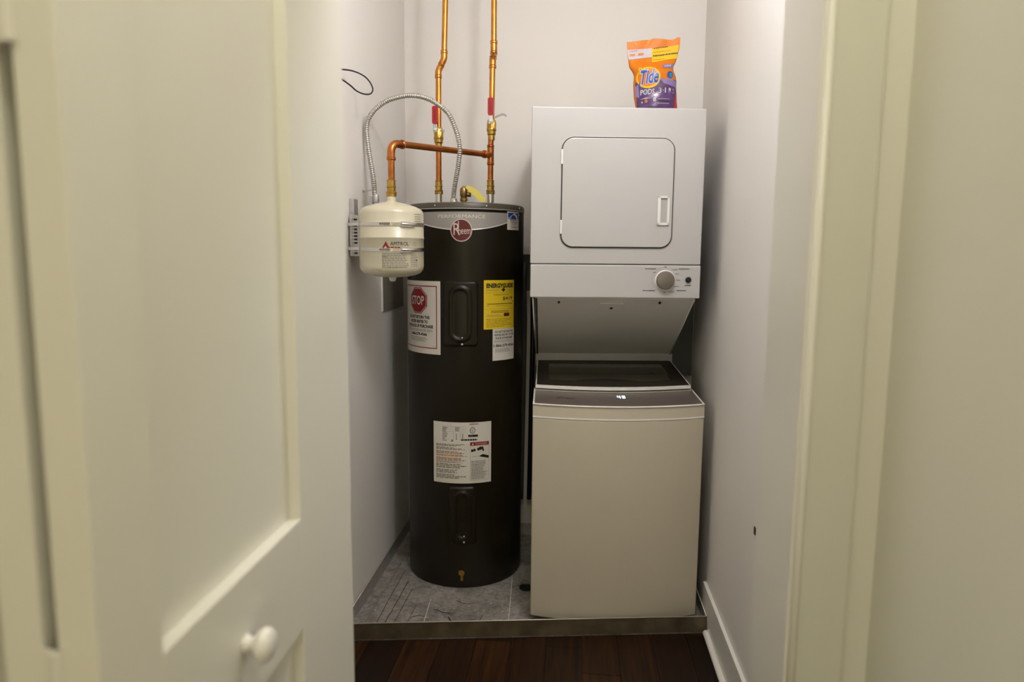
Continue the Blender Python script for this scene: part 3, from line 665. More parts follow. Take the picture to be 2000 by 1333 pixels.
# branch
TX, TY = -0.6380, 2.33
pipe_part(cold, 'branch_pipe', [A, B-d*0.02], PR, COPPER)
hd = Vector((d.x, d.y, 0)).normalized()
ce = Vector((TX+0.002, TY, 1.6760)); R_ = 0.030
el = [ce+Vector((0, 0, -0.028)), ce] + [ce + hd*R_*(1-math.cos(a)) + Vector((0, 0, 1))*R_*math.sin(a) for a in [PI/2*i/8 for i in range(1, 9)]]
el.append(el[-1] + d*0.02); el = [Vector(p) for p in el]
pipe_part(cold, 'elbow_fitting', el, 0.0134, COPPER)
collar(cold, ce+Vector((0, 0, -0.022)), (0, 0, 1), 0.010, 0.0148, COPPER); collar(cold, el[-1], d, 0.010, 0.0146, COPPER)
pipe_part(cold, 'drop_pipe', [(TX+0.002, TY, 1.585), (TX+0.002, TY, 1.66)], PR, COPPER)
union(cold, TX+0.001, TY, 1.5275, 0.0118)
# paper strips tied to the valves
def strip(x, y, z, pts, label):
    b = NB(); prev = None
    for dx, dz in pts:
        row_ = [b.verts.new((x+dx, y+dy, z+dz+s)) for s in (-0.0045, 0.0045) for dy in (0, 0.0006)]
        if prev:
            for a_, b_ in ((0, 2), (2, 3), (3, 1), (1, 0)): b.faces.new((prev[a_], prev[b_], row_[b_], row_[a_]))
        prev = row_
    return tag(obj('paper_tag', b, TAGG), label, 'tag')
strip(-0.333, 2.742, 1.866, [(0, 0), (0.012, 0.006), (0.024, 0.011), (0.034, 0.012), (0.046, 0.006)], 'small grey paper tag hanging off the right pipe valve')
strip(-0.548, 2.738, 1.818, [(0, 0), (0.006, 0.008), (0.012, -0.004), (0.016, 0.001)], 'small curled paper tag beside the left pipe valve')

# ------------------------------------------------------------------ expansion tank and its wall bracket
TR = 0.1095
tank = thing('expansion_tank', (TX, TY, 1.238), 'cream expansion tank strapped to the left closet wall', 'tank')
bm = NB(); lathe(bm, TX, TY, [(0, 1.2530), (0.020, 1.2530), (0.050, 1.2548), (0.080, 1.2605), (0.098, 1.2685), (0.1075, 1.280), (TR, 1.293), (TR, 1.3830), (TR+0.0016, 1.3845), (TR+0.0016, 1.3885), (TR, 1.390), (TR, 1.468), (0.1070, 1.4775), (0.1005, 1.4845), (0.085, 1.4925), (0.060, 1.5005), (0.035, 1.5065), (0.020, 1.509), (0.0155, 1.512), (0.0145, 1.527)], 72)
obj('tank_shell', bm, TANKM, tank, smooth=0.9)
bm = NB(); lathe(bm, TX+0.002, TY, [(0.015, 1.2530), (0.0125, 1.2490), (0.0115, 1.2430), (0.008, 1.239), (0, 1.238)], 20); obj('valve_cap', bm, APLAS, tank, smooth=1.0)
def tc_(ph, z, off): r = TR + off; return (TX + r*math.sin(ph), TY - r*math.cos(ph), z)
sh = Sheet(lambda s, t, o: tc_(s/TR, t, o+0.0004)); T = lambda ph: ph*TR
sh.poly([(T(-0.02), 1.352), (T(0.20), 1.352), (T(0.09), 1.374)], 1, 1); sh.poly([(T(0.04), 1.352), (T(0.13), 1.352), (T(0.085), 1.360)], 3, 2)
sh.text('AMTROL', T(0.22), 1.3600, T(0.80), 1.3725, 0, 1); sh.lines(T(0.12), 1.3505, T(0.86), 1.3575, 1, 1, 1, w=0.6, rag=0.0)
sh.lines(T(-0.03), 1.287, T(0.80), 1.336, 9, 2, 1, w=0.42, rag=0.15); sh.rect(T(-0.02), 1.3225, T(0.11), 1.3240, 0, 2)
sh.disk(T(1.02), 1.3660, 0.006, 0.006, 2, 1, n=18, r0=0.85); sh.lines(T(0.86), 1.290, T(1.15), 1.332, 7, 2, 1, w=0.3, rag=0.3); sh.disk(T(1.10), 1.3120, 0.0028, 0.003, 0, 2, n=10)
for k in range(4): sh.lines(T(1.03), 1.4405+k*0.0075, T(1.36), 1.4435+k*0.0075, 1, 2, 1, w=0.6, rag=0.1)
sh.make('tank_print', [INK, SRED, GREYINK, TANKM], tank, label='printed lettering and red triangle logo on the tank')['kind'] = 'stuff'

brk = thing('wall_bracket', (-0.785, 2.36, 1.32), 'slotted steel wall bracket with two clamp straps behind the cream tank', 'bracket')
b = NB(); box(b, XL+0.0002, XL+0.018, 2.340, 2.385, 1.330, 1.522); obj('wall_channel', b, GALV, brk, bevel=0.002)
b = NB()       # slotted plate at right angles to the wall
xs = [XL+0.006, XL+0.0145, XL+0.0165, XL+0.0200, XL+0.0330, XL+0.046]
vz = [1.4495, 1.4280, 1.4160, 1.4045, 1.3930, 1.3815, 1.3697, 1.3460, 1.3345]
zt, zbm = 1.470, 1.3245
edges = [zbm]
for z in sorted(vz): edges += [z-0.0030, z+0.0030]
edges.append(zt)
py0, py1 = 2.325, 2.328
for k in range(len(edges)-1):
    slot = k % 2 == 1
    for i in range(len(xs)-1):
        if slot and i in (1, 3): continue
        box(b, xs[i], xs[i+1], py0, py1, edges[k], edges[k+1] - (0.0 if k < len(edges)-2 else (xs[i+1]-xs[0])*0.18))
bmesh.ops.remove_doubles(b, verts=b.verts[:], dist=1e-6)
obj('slotted_plate', b, GALV, brk)
b = NB(); box(b, XL+0.008, XL+0.050, 2.3285, 2.334, 1.326, 1.462); obj('back_plate', b, SHADOWG, brk)
def strap(z, sag):
    b = NB(); n = 64; g = []
    for i in range(n+1):
        ph = -1.45 + 5.0*i/n
        zz = z - sag*math.cos(ph-0.27)*0.5
        g.append([b.verts.new(tc_(ph, zz+h, o)) for h, o in ((-0.0058, 0.0006), (-0.0058, 0.0018), (0.0058, 0.0018), (0.0058, 0.0006))])
    for i in range(n):
        for k in range(4): b.faces.new((g[i][k], g[i+1][k], g[i+1][(k+1) % 4], g[i][(k+1) % 4]))
    box(b, XL+0.002, TX-TR*0.995, 2.3165, 2.3180, z-0.0052, z+0.0052)
    s_ = obj('clamp_strap', b, SILVER, brk, smooth=0.8)
    b = NB(); zz = z - sag*0.4
    tube(b, [tc_(0.56+0.46*i/6, zz, 0.0075) for i in range(7)], [0.004, 0.0052, 0.0054, 0.0054, 0.0054, 0.0052, 0.004], 12)
    for i in range(7):
        pass
    box(b, 0, 1, 0, 1, 0, 1, lambda x, y, z_: tc_(0.53+0.34*x, zz-0.0085+0.017*z_, 0.001+0.004*y))
    sub('strap_screw', b, SILVER, s_, smooth=0.8, label='shiny clamp screw')
    b = NB()
    for i in range(9): box(b, 0, 1, 0, 1, 0, 1, lambda x, y, z_: tc_(-0.09+0.036*i+0.018*x, zz-0.0035+0.007*z_, 0.0019+0.0006*y))
    sub('strap_slots', b, LIDF, s_)
strap(1.4330, 0.006); strap(1.3500, 0.008)

# ------------------------------------------------------------------ flexible conduit
cpts = [(-0.746, 2.500, 1.520), (-0.746, 2.500, 1.544), (-0.7495, 2.500, 1.601), (-0.760, 2.500, 1.667), (-0.769, 2.500, 1.733), (-0.7725, 2.500, 1.790), (-0.7602, 2.500, 1.8265), (-0.734, 2.510, 1.861), (-0.690, 2.515, 1.888), (-0.623, 2.520, 1.903), (-0.563, 2.530, 1.897), (-0.514, 2.530, 1.872), (-0.476, 2.535, 1.839), (-0.452, 2.540, 1.786), (-0.440, 2.540, 1.742), (-0.438, 2.545, 1.705), (-0.4475, 2.565, 1.658), (-0.464, 2.600, 1.604), (-0.477, 2.635, 1.562), (-0.478, 2.640, 1.536)]
sm = catmull(cpts, 14)
L = [0.0]
for a, b_ in zip(sm, sm[1:]): L.append(L[-1] + (b_-a).length)
N = int(L[-1]/0.0011); pts = []; k = 0
for i in range(N+1):
    s = L[-1]*i/N
    while k < len(L)-2 and L[k+1] < s: k += 1
    t = (s-L[k])/max(1e-9, L[k+1]-L[k]); pts.append(sm[k].lerp(sm[k+1], t))
cond = thing('flexible_conduit', (-0.4775, 2.64, 1.531), 'corrugated metal conduit arching from the left wall to the heater top', 'conduit')
b = NB(); tube(b, pts, [(0.0091, 0.0092, 0.0090, 0.0084, 0.0072, 0.0071, 0.0084)[i % 7] for i in range(len(pts))], 12); obj('armoured_sleeve', b, CONDM, cond, smooth=0.5)
b = NB(); lathe(b, -0.4775, 2.64, [(0.017, 1.5315), (0.017, 1.536), (0.013, 1.538), (0.013, 1.546)], 20); obj('conduit_connector', b, SILVER, cond, smooth=0.6)
b = NB(); lathe(b, -0.742, 2.50, [(0.0115, 1.52), (0.0125, 1.525), (0.0125, 1.545), (0.0115, 1.548)], 16); box(b, -0.765, -0.752, 2.492, 2.508, 1.50, 1.545); obj('conduit_connector', b, GALV, cond, smooth=0.6)
b = NB(); box(b, -0.7895, -0.7875, 2.49, 2.51, 1.558, 1.566); tube(b, [(-0.7895, 2.50, 1.562), (-0.758, 2.50, 1.565)], 0.0016, 6); obj('conduit_strap', b, GALV, cond)
# black cable loop at the wall
b = NB(); tube(b, catmull([(-0.789, 2.19, 1.914), (-0.7735, 2.25, 1.9263), (-0.7525, 2.30, 1.9333), (-0.7336, 2.35, 1.9309), (-0.7187, 2.37, 1.9156), (-0.7083, 2.37, 1.8919), (-0.7097, 2.35, 1.8721), (-0.7218, 2.32, 1.8638), (-0.7351, 2.28, 1.8646), (-0.7456, 2.24, 1.8747), (-0.7680, 2.20, 1.889), (-0.789, 2.18, 1.900)], 8), 0.0025, 8)
tag(obj('black_cable', b, CABLE, smooth=3.1), 'loop of thin black cable sticking out of the left wall', 'cable')
# panel on left wall behind the tank
pn = thing('electrical_panel', (XL, 2.84, 1.10), 'flat electrical panel, colour darkened for shade, on the left wall behind the heater', 'panel')
b = NB(); box(b, XL+0.0002, XL+0.0060, 2.722, 3.05, 1.100, 1.42); obj('panel_cover', b, OUTG, pn, bevel=0.002)
b = NB(); box(b, XL+0.0060, XL+0.0070, 2.75, 3.02, 1.125, 1.395); obj('panel_door', b, OUTG, pn, bevel=0.0007)
b = NB(); box(b, XL+0.0002, XL+0.0062, 2.7195, 2.7218, 1.100, 1.42); obj('panel_lit_edge', b, EDGE, pn)  # pale strip paints the near edge as caught by the lamp
# washer outlet box on the back wall, behind the gap
ob = thing('outlet_box', (-0.20, YB, 1.16), 'white plastic washer outlet box on the back wall between heater and dryer', 'outlet box')
b = NB()
for a in ((-0.34, -0.08, 1.338, 1.371), (-0.34, -0.08, 1.158, 1.173), (-0.34, -0.315, 1.173, 1.338), (-0.105, -0.08, 1.173, 1.338)): box(b, a[0], a[1], YB-0.022, YB-0.0002, a[2], a[3])
obj('box_frame', b, APLAS, ob)
b = NB(); box(b, -0.315, -0.105, YB-0.004, YB-0.0002, 1.173, 1.338); obj('box_recess', b, HOSE, ob)
for xx, m in ((-0.238, HOSE), (-0.200, BLACK)):
    b = NB(); tube(b, catmull([(xx, YB-0.012, 1.30), (xx, YB-0.045, 1.20), (xx+0.004, YB-0.050, 1.0), (xx, YB-0.050, 0.6), (xx-0.004, YB-0.05, 0.2)], 6), 0.011, 10); obj('supply_hose', b, m, ob, smooth=3.1)

# ------------------------------------------------------------------ stacked washer and dryer
WX, WY, WA = -0.1457, 2.3485, 0.116
ca, sa = math.cos(WA), math.sin(WA); SH = 0.07
def wf(lx, ly, z):
    lx2 = lx + SH*ly
    return (WX + lx2*ca - ly*sa, WY + lx2*sa + ly*ca, z)
WW = 0.606; BOW = 0.052
def bow(lx): t = 2*lx/WW - 1; return -BOW*(1-t*t)
def bw(lx, ly, z): return wf(lx, ly + bow(lx), z)
base = wf(WW/2, 0.33, 0.0065)
lc = thing('stacked_washer_dryer', base, 'white stacked laundry unit with a dryer above a top-loading washer', 'washer dryer')
lc.rotation_euler = (0, 0, 0)
def strip_body(bm, z0, z1, yfront, yback, x0=0.0, x1=WW, f=bw, n=20, mi=0, r=0.012):
    """box with a bowed front; side columns n"""
    A = []; B_ = []
    for i in range(n+1):
        lx = x0 + (x1-x0)*i/n
        A.append((lx, yfront + bow(lx)))
    lo = [bm.verts.new(wf(lx, y, z0)) for lx, y in A] + [bm.verts.new(wf(x1, yback, z0)), bm.verts.new(wf(x0, yback, z0))]
    hi = [bm.verts.new(wf(lx, y, z1)) for lx, y in A] + [bm.verts.new(wf(x1, yback, z1)), bm.verts.new(wf(x0, yback, z1))]
    N = len(lo); bm.faces.new(lo[::-1]).material_index = mi; bm.faces.new(hi).material_index = mi
    for i in range(N): bm.faces.new((lo[i], lo[(i+1) % N], hi[(i+1) % N], hi[i])).material_index = mi
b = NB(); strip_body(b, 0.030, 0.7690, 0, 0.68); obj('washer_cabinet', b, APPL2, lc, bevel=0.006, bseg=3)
for lx, ly in ((0.05, 0.05), (WW-0.05, 0.05), (0.05, 0.62), (WW-0.05, 0.62)):
    b = NB(); p = wf(lx, ly, 0); lathe(b, p[0], p[1], [(0.02, 0.0064), (0.022, 0.012), (0.016, 0.016), (0.010, 0.018), (0.010, 0.032)], 16); obj('levelling_foot', b, BLACK, lc, smooth=0.7)
b = NB(); strip_body(b, 0.7688, 0.7737, -0.0012, 0.68); obj('seam_strip', b, EDGE, lc)
# washer top rim: bowed front apron with sloping top
def zt_(ly): return 0.8155 + 0.055*ly        # slope of the console towards the back
b = NB(); n = 20; lo = []; hi = []; bk = []
for i in range(n+1):
    lx = WW*i/n; lo.append(b.verts.new(bw(lx, 0, 0.7735))); hi.append(b.verts.new(bw(lx, 0.002, zt_(0)))); bk.append(b.verts.new(bw(lx, 0.235, zt_(0.235))))
for i in range(n):
    b.faces.new((lo[i], lo[i+1], hi[i+1], hi[i])); b.faces.new((hi[i], hi[i+1], bk[i+1], bk[i]))
# sides to back
def quad(bm, P, mi=0): bm.faces.new([bm.verts.new(p) for p in P]).material_index = mi
for lx in (0, WW):
    quad(b, [bw(lx, 0, 0.7735), bw(lx, 0.002, zt_(0)), bw(lx, 0.235, zt_(0.235)), wf(lx, 0.68, 0.85), wf(lx, 0.68, 0.7735)])
quad(b, [wf(0, 0.68, 0.85), wf(WW, 0.68, 0.85), wf(WW, 0.68, 0.7735), wf(0, 0.68, 0.7735)])
obj('washer_top_rim', b, APPL2, lc, bevel=0.003)
# grey console inset (a flat plate lying in the rim)
b = NB(); n = 20; m0, m1 = 0.007, WW-0.007; rows = []
for ly, dz in ((0.006, 0.0012), (0.013, 0.0022), (0.192, 0.0022), (0.198, 0.0012)):
    rows.append([b.verts.new(bw(m0+(m1-m0)*i/n, ly, zt_(ly)+dz)) for i in range(n+1)])
for r0_, r1_ in zip(rows, rows[1:]):
    for i in range(n): b.faces.new((r0_[i], r0_[i+1], r1_[i+1], r1_[i]))
cons = obj('control_console', b, CONS, lc, smooth=0.4)
b = NB(); tube(b, [bw(WW*i/30, 0.0005, zt_(0)+0.0008) for i in range(31)], 0.0030, 8); 
tube(b, [bw(0.0025, 0.205*i/8, zt_(0.205*i/8)+0.0008) for i in range(9)], 0.0028, 8); tube(b, [bw(WW-0.0025, 0.205*i/8, zt_(0.205*i/8)+0.0008) for i in range(9)], 0.0028, 8)
obj('console_trim', b, EDGE, lc, smooth=3.1)
sh = Sheet(lambda s, t, o: bw(s, t, zt_(t)+0.0024+o), step=0.02, lay=0.0004)
sh.text('Whirlpool', 0.083, 0.082, 0.150, 0.112, 0, 1)
cx_ = 0.3185
def seg7(x, w_, t0, t1, segs):
    tk = 0.0034; tm = (t0+t1)/2
    D = {'a': (x, t1-tk*2, x+w_, t1), 'g': (x, tm-tk, x+w_, tm+tk), 'd': (x, t0, x+w_, t0+tk*2), 'f': (x, tm, x+tk, t1), 'b': (x+w_-tk, tm, x+w_, t1), 'e': (x, t0, x+tk, tm), 'c': (x+w_-tk, t0, x+w_, tm)}
    for s in segs: sh.rect(*D[s], 1, 1)
seg7(cx_-0.014, 0.0115, 0.112, 0.148, 'fgbc'); seg7(cx_+0.003, 0.0115, 0.112, 0.148, 'abcdefg')
for px_, py_ in ((0.242, 0.125), (0.265, 0.125), (0.215, 0.072), (0.270, 0.072), (0.325, 0.072), (0.372, 0.125), (0.375, 0.072), (0.440, 0.130), (0.455, 0.130), (0.452, 0.072)):
    sh.rect(px_, py_, px_+0.013, py_+0.010, 2, 1)
sh.make('console_print', [INK, DISP, DIAL], cons)['kind'] = 'stuff'
# lid: white rim, dark frame and glass window
def lz(t): return 0.8440 + 0.0300*t          # t 0 front .. 1 back
LF, LB = 0.212, 0.640
def lp(a, t, dz=0.0):                        # a 0..1 across
    lx = 0.006 + (WW-0.012)*a; ly = LF + (LB-LF)*t; k = (1-t)
    return wf(lx, ly + bow(lx)*k, lz(t)+dz)
def lidring(bm, a0, a1, t0, t1, b0, b1, u0, u1, z0, z1, n=20, mi=0):
    """frame between outer rectangle (a,t) and inner rectangle (b,u)"""
    def loop(a0, a1, t0, t1, dz):
        L_ = [(a0+(a1-a0)*i/n, t0) for i in range(n)] + [(a1, t0+(t1-t0)*i/8) for i in range(8)] + [(a1-(a1-a0)*i/n, t1) for i in range(n)] + [(a0, t1-(t1-t0)*i/8) for i in range(8)]
        return [bm.verts.new(lp(a, t, dz)) for a, t in L_]
    O1, I1, O0, I0 = loop(a0, a1, t0, t1, z1), loop(b0, b1, u0, u1, z1), loop(a0, a1, t0, t1, z0), loop(b0, b1, u0, u1, z0); N = len(O1)
    for A_, B_ in ((O1, I1), (I1, I0), (I0, O0), (O0, O1)):
        for i in range(N): bm.faces.new((A_[i], A_[(i+1) % N], B_[(i+1) % N], B_[i])).material_index = mi
b = NB(); lidring(b, 0, 1, 0, 1, 0.008, 0.992, 0.020, 0.995, -0.011, 0.0); lid = obj('washer_lid', b, EDGE, lc, label='washer lid with dark frame and glass window')
b = NB(); lidring(b, 0.008, 0.992, 0.020, 0.995, 0.088, 0.905, 0.20, 0.86, -0.006, 0.0008); sub('lid_frame', b, LIDF, lid, smooth=0.4)
b = NB(); rows = []
for t in (0.20, 0.42, 0.64, 0.86): rows.append([b.verts.new(lp(0.088+0.817*i/16, t, 0.0)) for i in range(17)])
for r0_, r1_ in zip(rows, rows[1:]):
    for i in range(16): b.faces.new((r0_[i], r0_[i+1], r1_[i+1], r1_[i]))
sub('lid_window', b, GLASS, lid, smooth='keep', label='tinted glass window')
b = NB()
for k in range(3): 
    c = lp(0.79+0.012*k, 0.52-0.03*k, 0.0012); lathe(b, c[0], c[1], [(0.010-0.002*k, c[2]), (0.008-0.002*k, c[2]+0.0004)], 3+k)
sub('lid_sticker', b, HOSE, lid)
# tub deck under the glass with the round opening
b = NB(); tcx, tcy, tr_ = WW/2, 0.37, 0.185; n = 48; ring = []; outr = []
def deckz(ly): return 0.800 + 0.03*max(0, ly)
for i in range(n):
    a = 2*PI*i/n; c, s = math.cos(a), math.sin(a); k = 1/max(abs(c)/(WW/2-0.03), abs(s)/0.235)
    outr.append(b.verts.new(wf(tcx+c*k, 0.405+s*k*0.97, deckz(0.4)))); ring.append(b.verts.new(wf(tcx+tr_*c, tcy+tr_*s, deckz(0.4)-0.004)))
low = [b.verts.new(wf(tcx+tr_*math.cos(2*PI*i/n)*0.96, tcy+tr_*math.sin(2*PI*i/n)*0.96, 0.775)) for i in range(n)]
for i in range(n):
    j_ = (i+1) % n; b.faces.new((outr[i], outr[j_], ring[j_], ring[i])); b.faces.new((ring[i], ring[j_], low[j_], low[i])).material_index = 1
b.faces.new(low[::-1]).material_index = 1
obj('tub_deck', b, [TUB, BLACK], lc, smooth=0.5)
b = NB(); box(b, 0.45, WW+0.098, 0.684, 0.690, 0.80, 1.30, wf); obj('shade_panel', b, HOSE, lc)  # added dark sheet standing in for the shade beside the shroud
# rear bar and slanted shroud under the dryer
b = NB(); box(b, 0.000, WW, 0.640, 0.680, 0.850, 0.907, wf); obj('rear_bar', b, APPL, lc, bevel=0.003)
DX0, DX1, DY, DZ0, DZS, DZ1, DB_ = -0.0165, 0.581, 0.048, 1.186, 1.303, 1.8345, 0.690
b = NB()
sec = [(0.095, 1.200), (0.120, 1.178), (0.642, 0.905), (0.660, 0.905), (0.690, 0.905), (0.690, 1.200)]
va = [b.verts.new(wf(0.002, y, z)) for y, z in sec]; vb_ = [b.verts.new(wf(DX1+0.016, y, z)) for y, z in sec]
vb_[0].co = Vector(wf(DX1-0.004, *sec[0])); vb_[1].co = Vector(wf(DX1-0.002, *sec[1]))
b.faces.new(va[::-1]); b.faces.new(vb_)
for i in range(6): b.faces.new((va[i], va[(i+1) % 6], vb_[(i+1) % 6], vb_[i]))
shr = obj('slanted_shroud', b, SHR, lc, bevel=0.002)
# thin bright edges of the shroud
for x0, x1 in ((-0.006, 0.000), (0.006, 0.008), (DX1-0.002, DX1+0.014)):
    b = NB(); tube(b, [wf(x0, 0.118, 1.178), wf(x1, 0.640, 0.904)], 0.0032, 8); obj('shroud_edge', b, EDGE if x0 != 0.006 else SHADOWG, lc, smooth=3.1)
def sl(lx, k, off):          # a point on the slanted face, k 0 top .. 1 bottom
    y, z = 0.120+(0.642-0.120)*k, 1.178+(0.905-1.178)*k
    return wf(lx, y-0.463*off, z-0.886*off)
b = NB(); box(b, 0.240, 0.325, 0.06, 0.175, -0.001, 0.004, lambda x, y, z: sl(x, y, z)); tb = sub('access_tab', b, SHR, shr, bevel=0.001)
b = NB(); box(b, 0, 1, 0, 1, 0, 1, lambda x, y, z: sl(0.279+0.010*x, 0.115+0.022*y, 0.003+0.0024*z)); sub('tab_clip', b, BLACK, shr)
for lx in (0.088, 0.458):
    b = NB(); box(b, 0, 1, 0, 1, 0, 1, lambda x, y, z: sl(lx-0.004+0.008*x, 0.035+0.02*y, 0.0005+0.004*z)); sub('shroud_screw', b, BLACK, shr)
# dryer cabinet
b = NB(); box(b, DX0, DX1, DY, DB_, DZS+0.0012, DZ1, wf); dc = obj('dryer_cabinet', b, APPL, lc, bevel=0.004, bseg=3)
b = NB(); box(b, DX0+0.004, DX1-0.004, DY+0.006, DB_, DZ0+0.006, DZS+0.002, wf); obj('dryer_base', b, SHADOWG, lc)
b = NB(); box(b, DX0+0.001, DX1+0.001, DY-0.002, DY+0.05, DZ0, DZS-0.0012, wf); cp = obj('dryer_control_panel', b, APPL, lc, bevel=0.004, bseg=3)
# dryer door, sitting proud of a dark groove
d0, d1, dz0, dz1 = 0.0905, 0.4735, 1.3630, 1.7320
b = NB()
pts = rrect(d0-0.0035, d1+0.003, dz0-0.004, dz1+0.003, 0.043, 8); prism(b, pts, DY-0.0006, DY+0.002, wf); obj('door_groove', b, SHADOWG, lc)
b = NB(); pts = rrect(d0, d1, dz0, dz1, 0.040, 8); prism(b, pts, DY-0.0065, DY-0.0004, wf); dd = obj('dryer_door', b, APPL, lc, bevel=0.003, bseg=3)
b = NB()      # raised lip round the door opening
o_, i_ = rrect(d0-0.0065, d1+0.006, dz0-0.008, dz1+0.006, 0.046, 8), rrect(d0-0.0035, d1+0.003, dz0-0.004, dz1+0.003, 0.043, 8)
vo = [b.verts.new(wf(x, DY-0.0002, z)) for x, z in o_]; vi = [b.verts.new(wf(x, DY-0.0022, z)) for x, z in i_]
for k in range(len(vo)): b.faces.new((vo[k], vo[(k+1) % len(vo)], vi[(k+1) % len(vi)], vi[k]))
obj('opening_lip', b, APPL, lc, smooth='keep')
for z0, z1 in ((1.6431, 1.6926), (1.4073, 1.4546)):
    b = NB(); box(b, d0-0.0050, d0+0.0015, DY-0.0080, DY-0.001, z0, z1, wf); obj('door_hinge', b, EDGE, lc, bevel=0.001)
# pocket handle
hx0, hx1, hz0, hz1 = 0.4215, 0.4625, 1.4400, 1.5380
b = NB(); t = 0.0085
for a in ((hx0, hx1, hz0, hz0+t), (hx0, hx1, hz1-t*0.7, hz1), (hx0, hx0+t*1.2, hz0, hz1), (hx1-t*0.9, hx1, hz0, hz1)): box(b, a[0], a[1], DY-0.0120, DY-0.0064, a[2], a[3], wf)
quad(b, [wf(hx0+t, DY-0.0068, hz0+t), wf(hx1-t*0.8, DY-0.0068, hz0+t), wf(hx1-t*0.8, DY-0.0068, hz1-t*.6), wf(hx0+t, DY-0.0068, hz1-t*.6)], 1)
sub('pull_handle', b, [EDGE, PULLG], dd, label='white recessed pull')
# dial, start button, tiny print
def ringat(bm, lx, z, prof, n=32):
    for (r, y), (r2, y2) in zip(prof, prof[1:]):
        for i in range(n):
            a, a2 = 2*PI*i/n, 2*PI*(i+1)/n
            P = [wf(lx+r*math.cos(a), DY-y, z+r*math.sin(a)), wf(lx+r*math.cos(a2), DY-y, z+r*math.sin(a2)), wf(lx+r2*math.cos(a2), DY-y2, z+r2*math.sin(a2)), wf(lx+r2*math.cos(a), DY-y2, z+r2*math.sin(a))]
            if r2 < 1e-6: P = P[:3]
            bm.faces.new([bm.verts.new(p) for p in P])
    bmesh.ops.remove_doubles(bm, verts=bm.verts[:], dist=1e-6)
b = NB(); ringat(b, 0.4578, 1.2492, [(0.036, 0.0018), (0.036, 0.003), (0.034, 0.0042), (0.031, 0.0045)]); sub('dial_ring', b, EDGE, cp, smooth=0.7)
b = NB(); ringat(b, 0.4578, 1.2492, [(0.0325, 0.002), (0.0320, 0.018), (0.0300, 0.0215), (0.0285, 0.0222), (0, 0.0222)]); dl = sub('timer_dial', b, DIAL, cp, smooth=0.5, label='round grey timer dial')
b = NB(); ringat(b, 0.5391, 1.2516, [(0.0105, 0.0018), (0.0105, 0.006), (0.0085, 0.0075), (0, 0.0076)], 20); sub('start_button', b, BLACK, cp, smooth=0.6, label='small round black start button')
sh = Sheet(lambda s, t, o: wf(s, DY-0.0022-o, t), step=0.05)
for x0, z0, x1, m in ((0.3863, 1.2890, 0.4245, 0), (0.5052, 1.2895, 0.5420, 0), (0.3800, 1.2128, 0.4230, 0), (0.5000, 1.2137, 0.5330, 0), (0.5270, 1.2320, 0.5490, 0), (0.4520, 1.2960, 0.4620, 0), (0.4820, 1.2865, 0.5010, 1), (0.492, 1.2720, 0.506, 1), (0.498, 1.2505, 0.511, 1), (0.490, 1.2280, 0.508, 1), (0.470, 1.2095, 0.492, 1), (0.4530, 1.2075, 0.4610, 0), (0.414, 1.2765, 0.426, 1)):
    sh.lines(x0, z0-0.0016, x1, z0+0.0016, 1, m, 1, w=0.8, rag=0.0)
for k in range(14):
    a = PI*0.55 + k*0.17; sh.disk(0.4578+0.047*math.cos(a), 1.2492+0.044*math.sin(a), 0.0013, 0.0013, 1, 1, n=6)
sh.make('panel_print', [INK, GREYINK], cp)['kind'] = 'stuff'

# ------------------------------------------------------------------ detergent bag on top of the dryer
Lft = [(72, 1225), (80, 1225), (100, 1226), (118, 1229), (130, 1231), (140, 1238), (148, 1241), (165, 1240), (190, 1242), (209, 1246), (232, 1250)]
Rgt = [(72, 1330), (80, 1330), (95, 1328.5), (112, 1325), (122, 1322), (130, 1318), (138, 1319), (150, 1324), (165, 1325), (190, 1326), (209, 1328.5), (232, 1328)]
Top = [(1225, 80), (1250, 77.5), (1272, 76), (1277, 73.5), (1300, 76), (1314, 77.5), (1325, 72.5), (1330, 73)]
def li(tab, v):
    for (a, x0), (b_, x1) in zip(tab, tab[1:]):
        if v <= b_: t = max(0, (v-a)/(b_-a)); return x0+(x1-x0)*t
    return tab[-1][1]
BSC = 0.001818; BY = 2.635
def bagp(u, v, off=0.0, back=False):
    """bag coordinates: 1/550 m units, u to the right, v downwards"""
    l, r = li(Lft, v), li(Rgt, v); q = min(1, max(0, (u-l)/(r-l)))
    g = min(1, max(0, (v-100)/45)); g = g*g*(3-2*g); g *= min(1, max(0.25, (236-v)/22))
    bulge = 0.032*g*(max(0, 4*q*(1-q)))**0.62 + 0.0012*math.sin(u*0.15+v*0.11)*(4*q*(1-q)) + 0.0007*math.sin(v*0.32+u*0.1)*g*(4*q*(1-q))
    crease = -0.004*math.exp(-((v-(118+0.1*(u-1225)))/5.0)**2) * (4*q*(1-q))
    y = BY - bulge - crease - 0.0008 - off if not back else BY + bulge*0.8 + 0.0008
    return (0.1629 + (u-1225)*BSC, y + 0.06*(v-232)*BSC*0, 2.1065 - (v-80)*0.00179)
bag = thing('detergent_bag', (0.26, BY, DZ1), 'orange and purple laundry detergent pouch standing on top of the dryer', 'detergent bag')
b = NB(); NU, NV = 36, 44; G = {}
for bk_ in (0, 1):
    for j in range(NV+1):
        for i in range(NU+1):
            q = i/NU; vtop = li([(a, c) for a, c in Top], 1225+105*q); v = vtop + (232-vtop)*j/NV; u = li(Lft, v) + (li(Rgt, v)-li(Lft, v))*q
            if bk_ and (i in (0, NU) or j == 0): G[bk_, j, i] = G[0, j, i]
            else: G[bk_, j, i] = b.verts.new(bagp(u, v, 0, bool(bk_)))
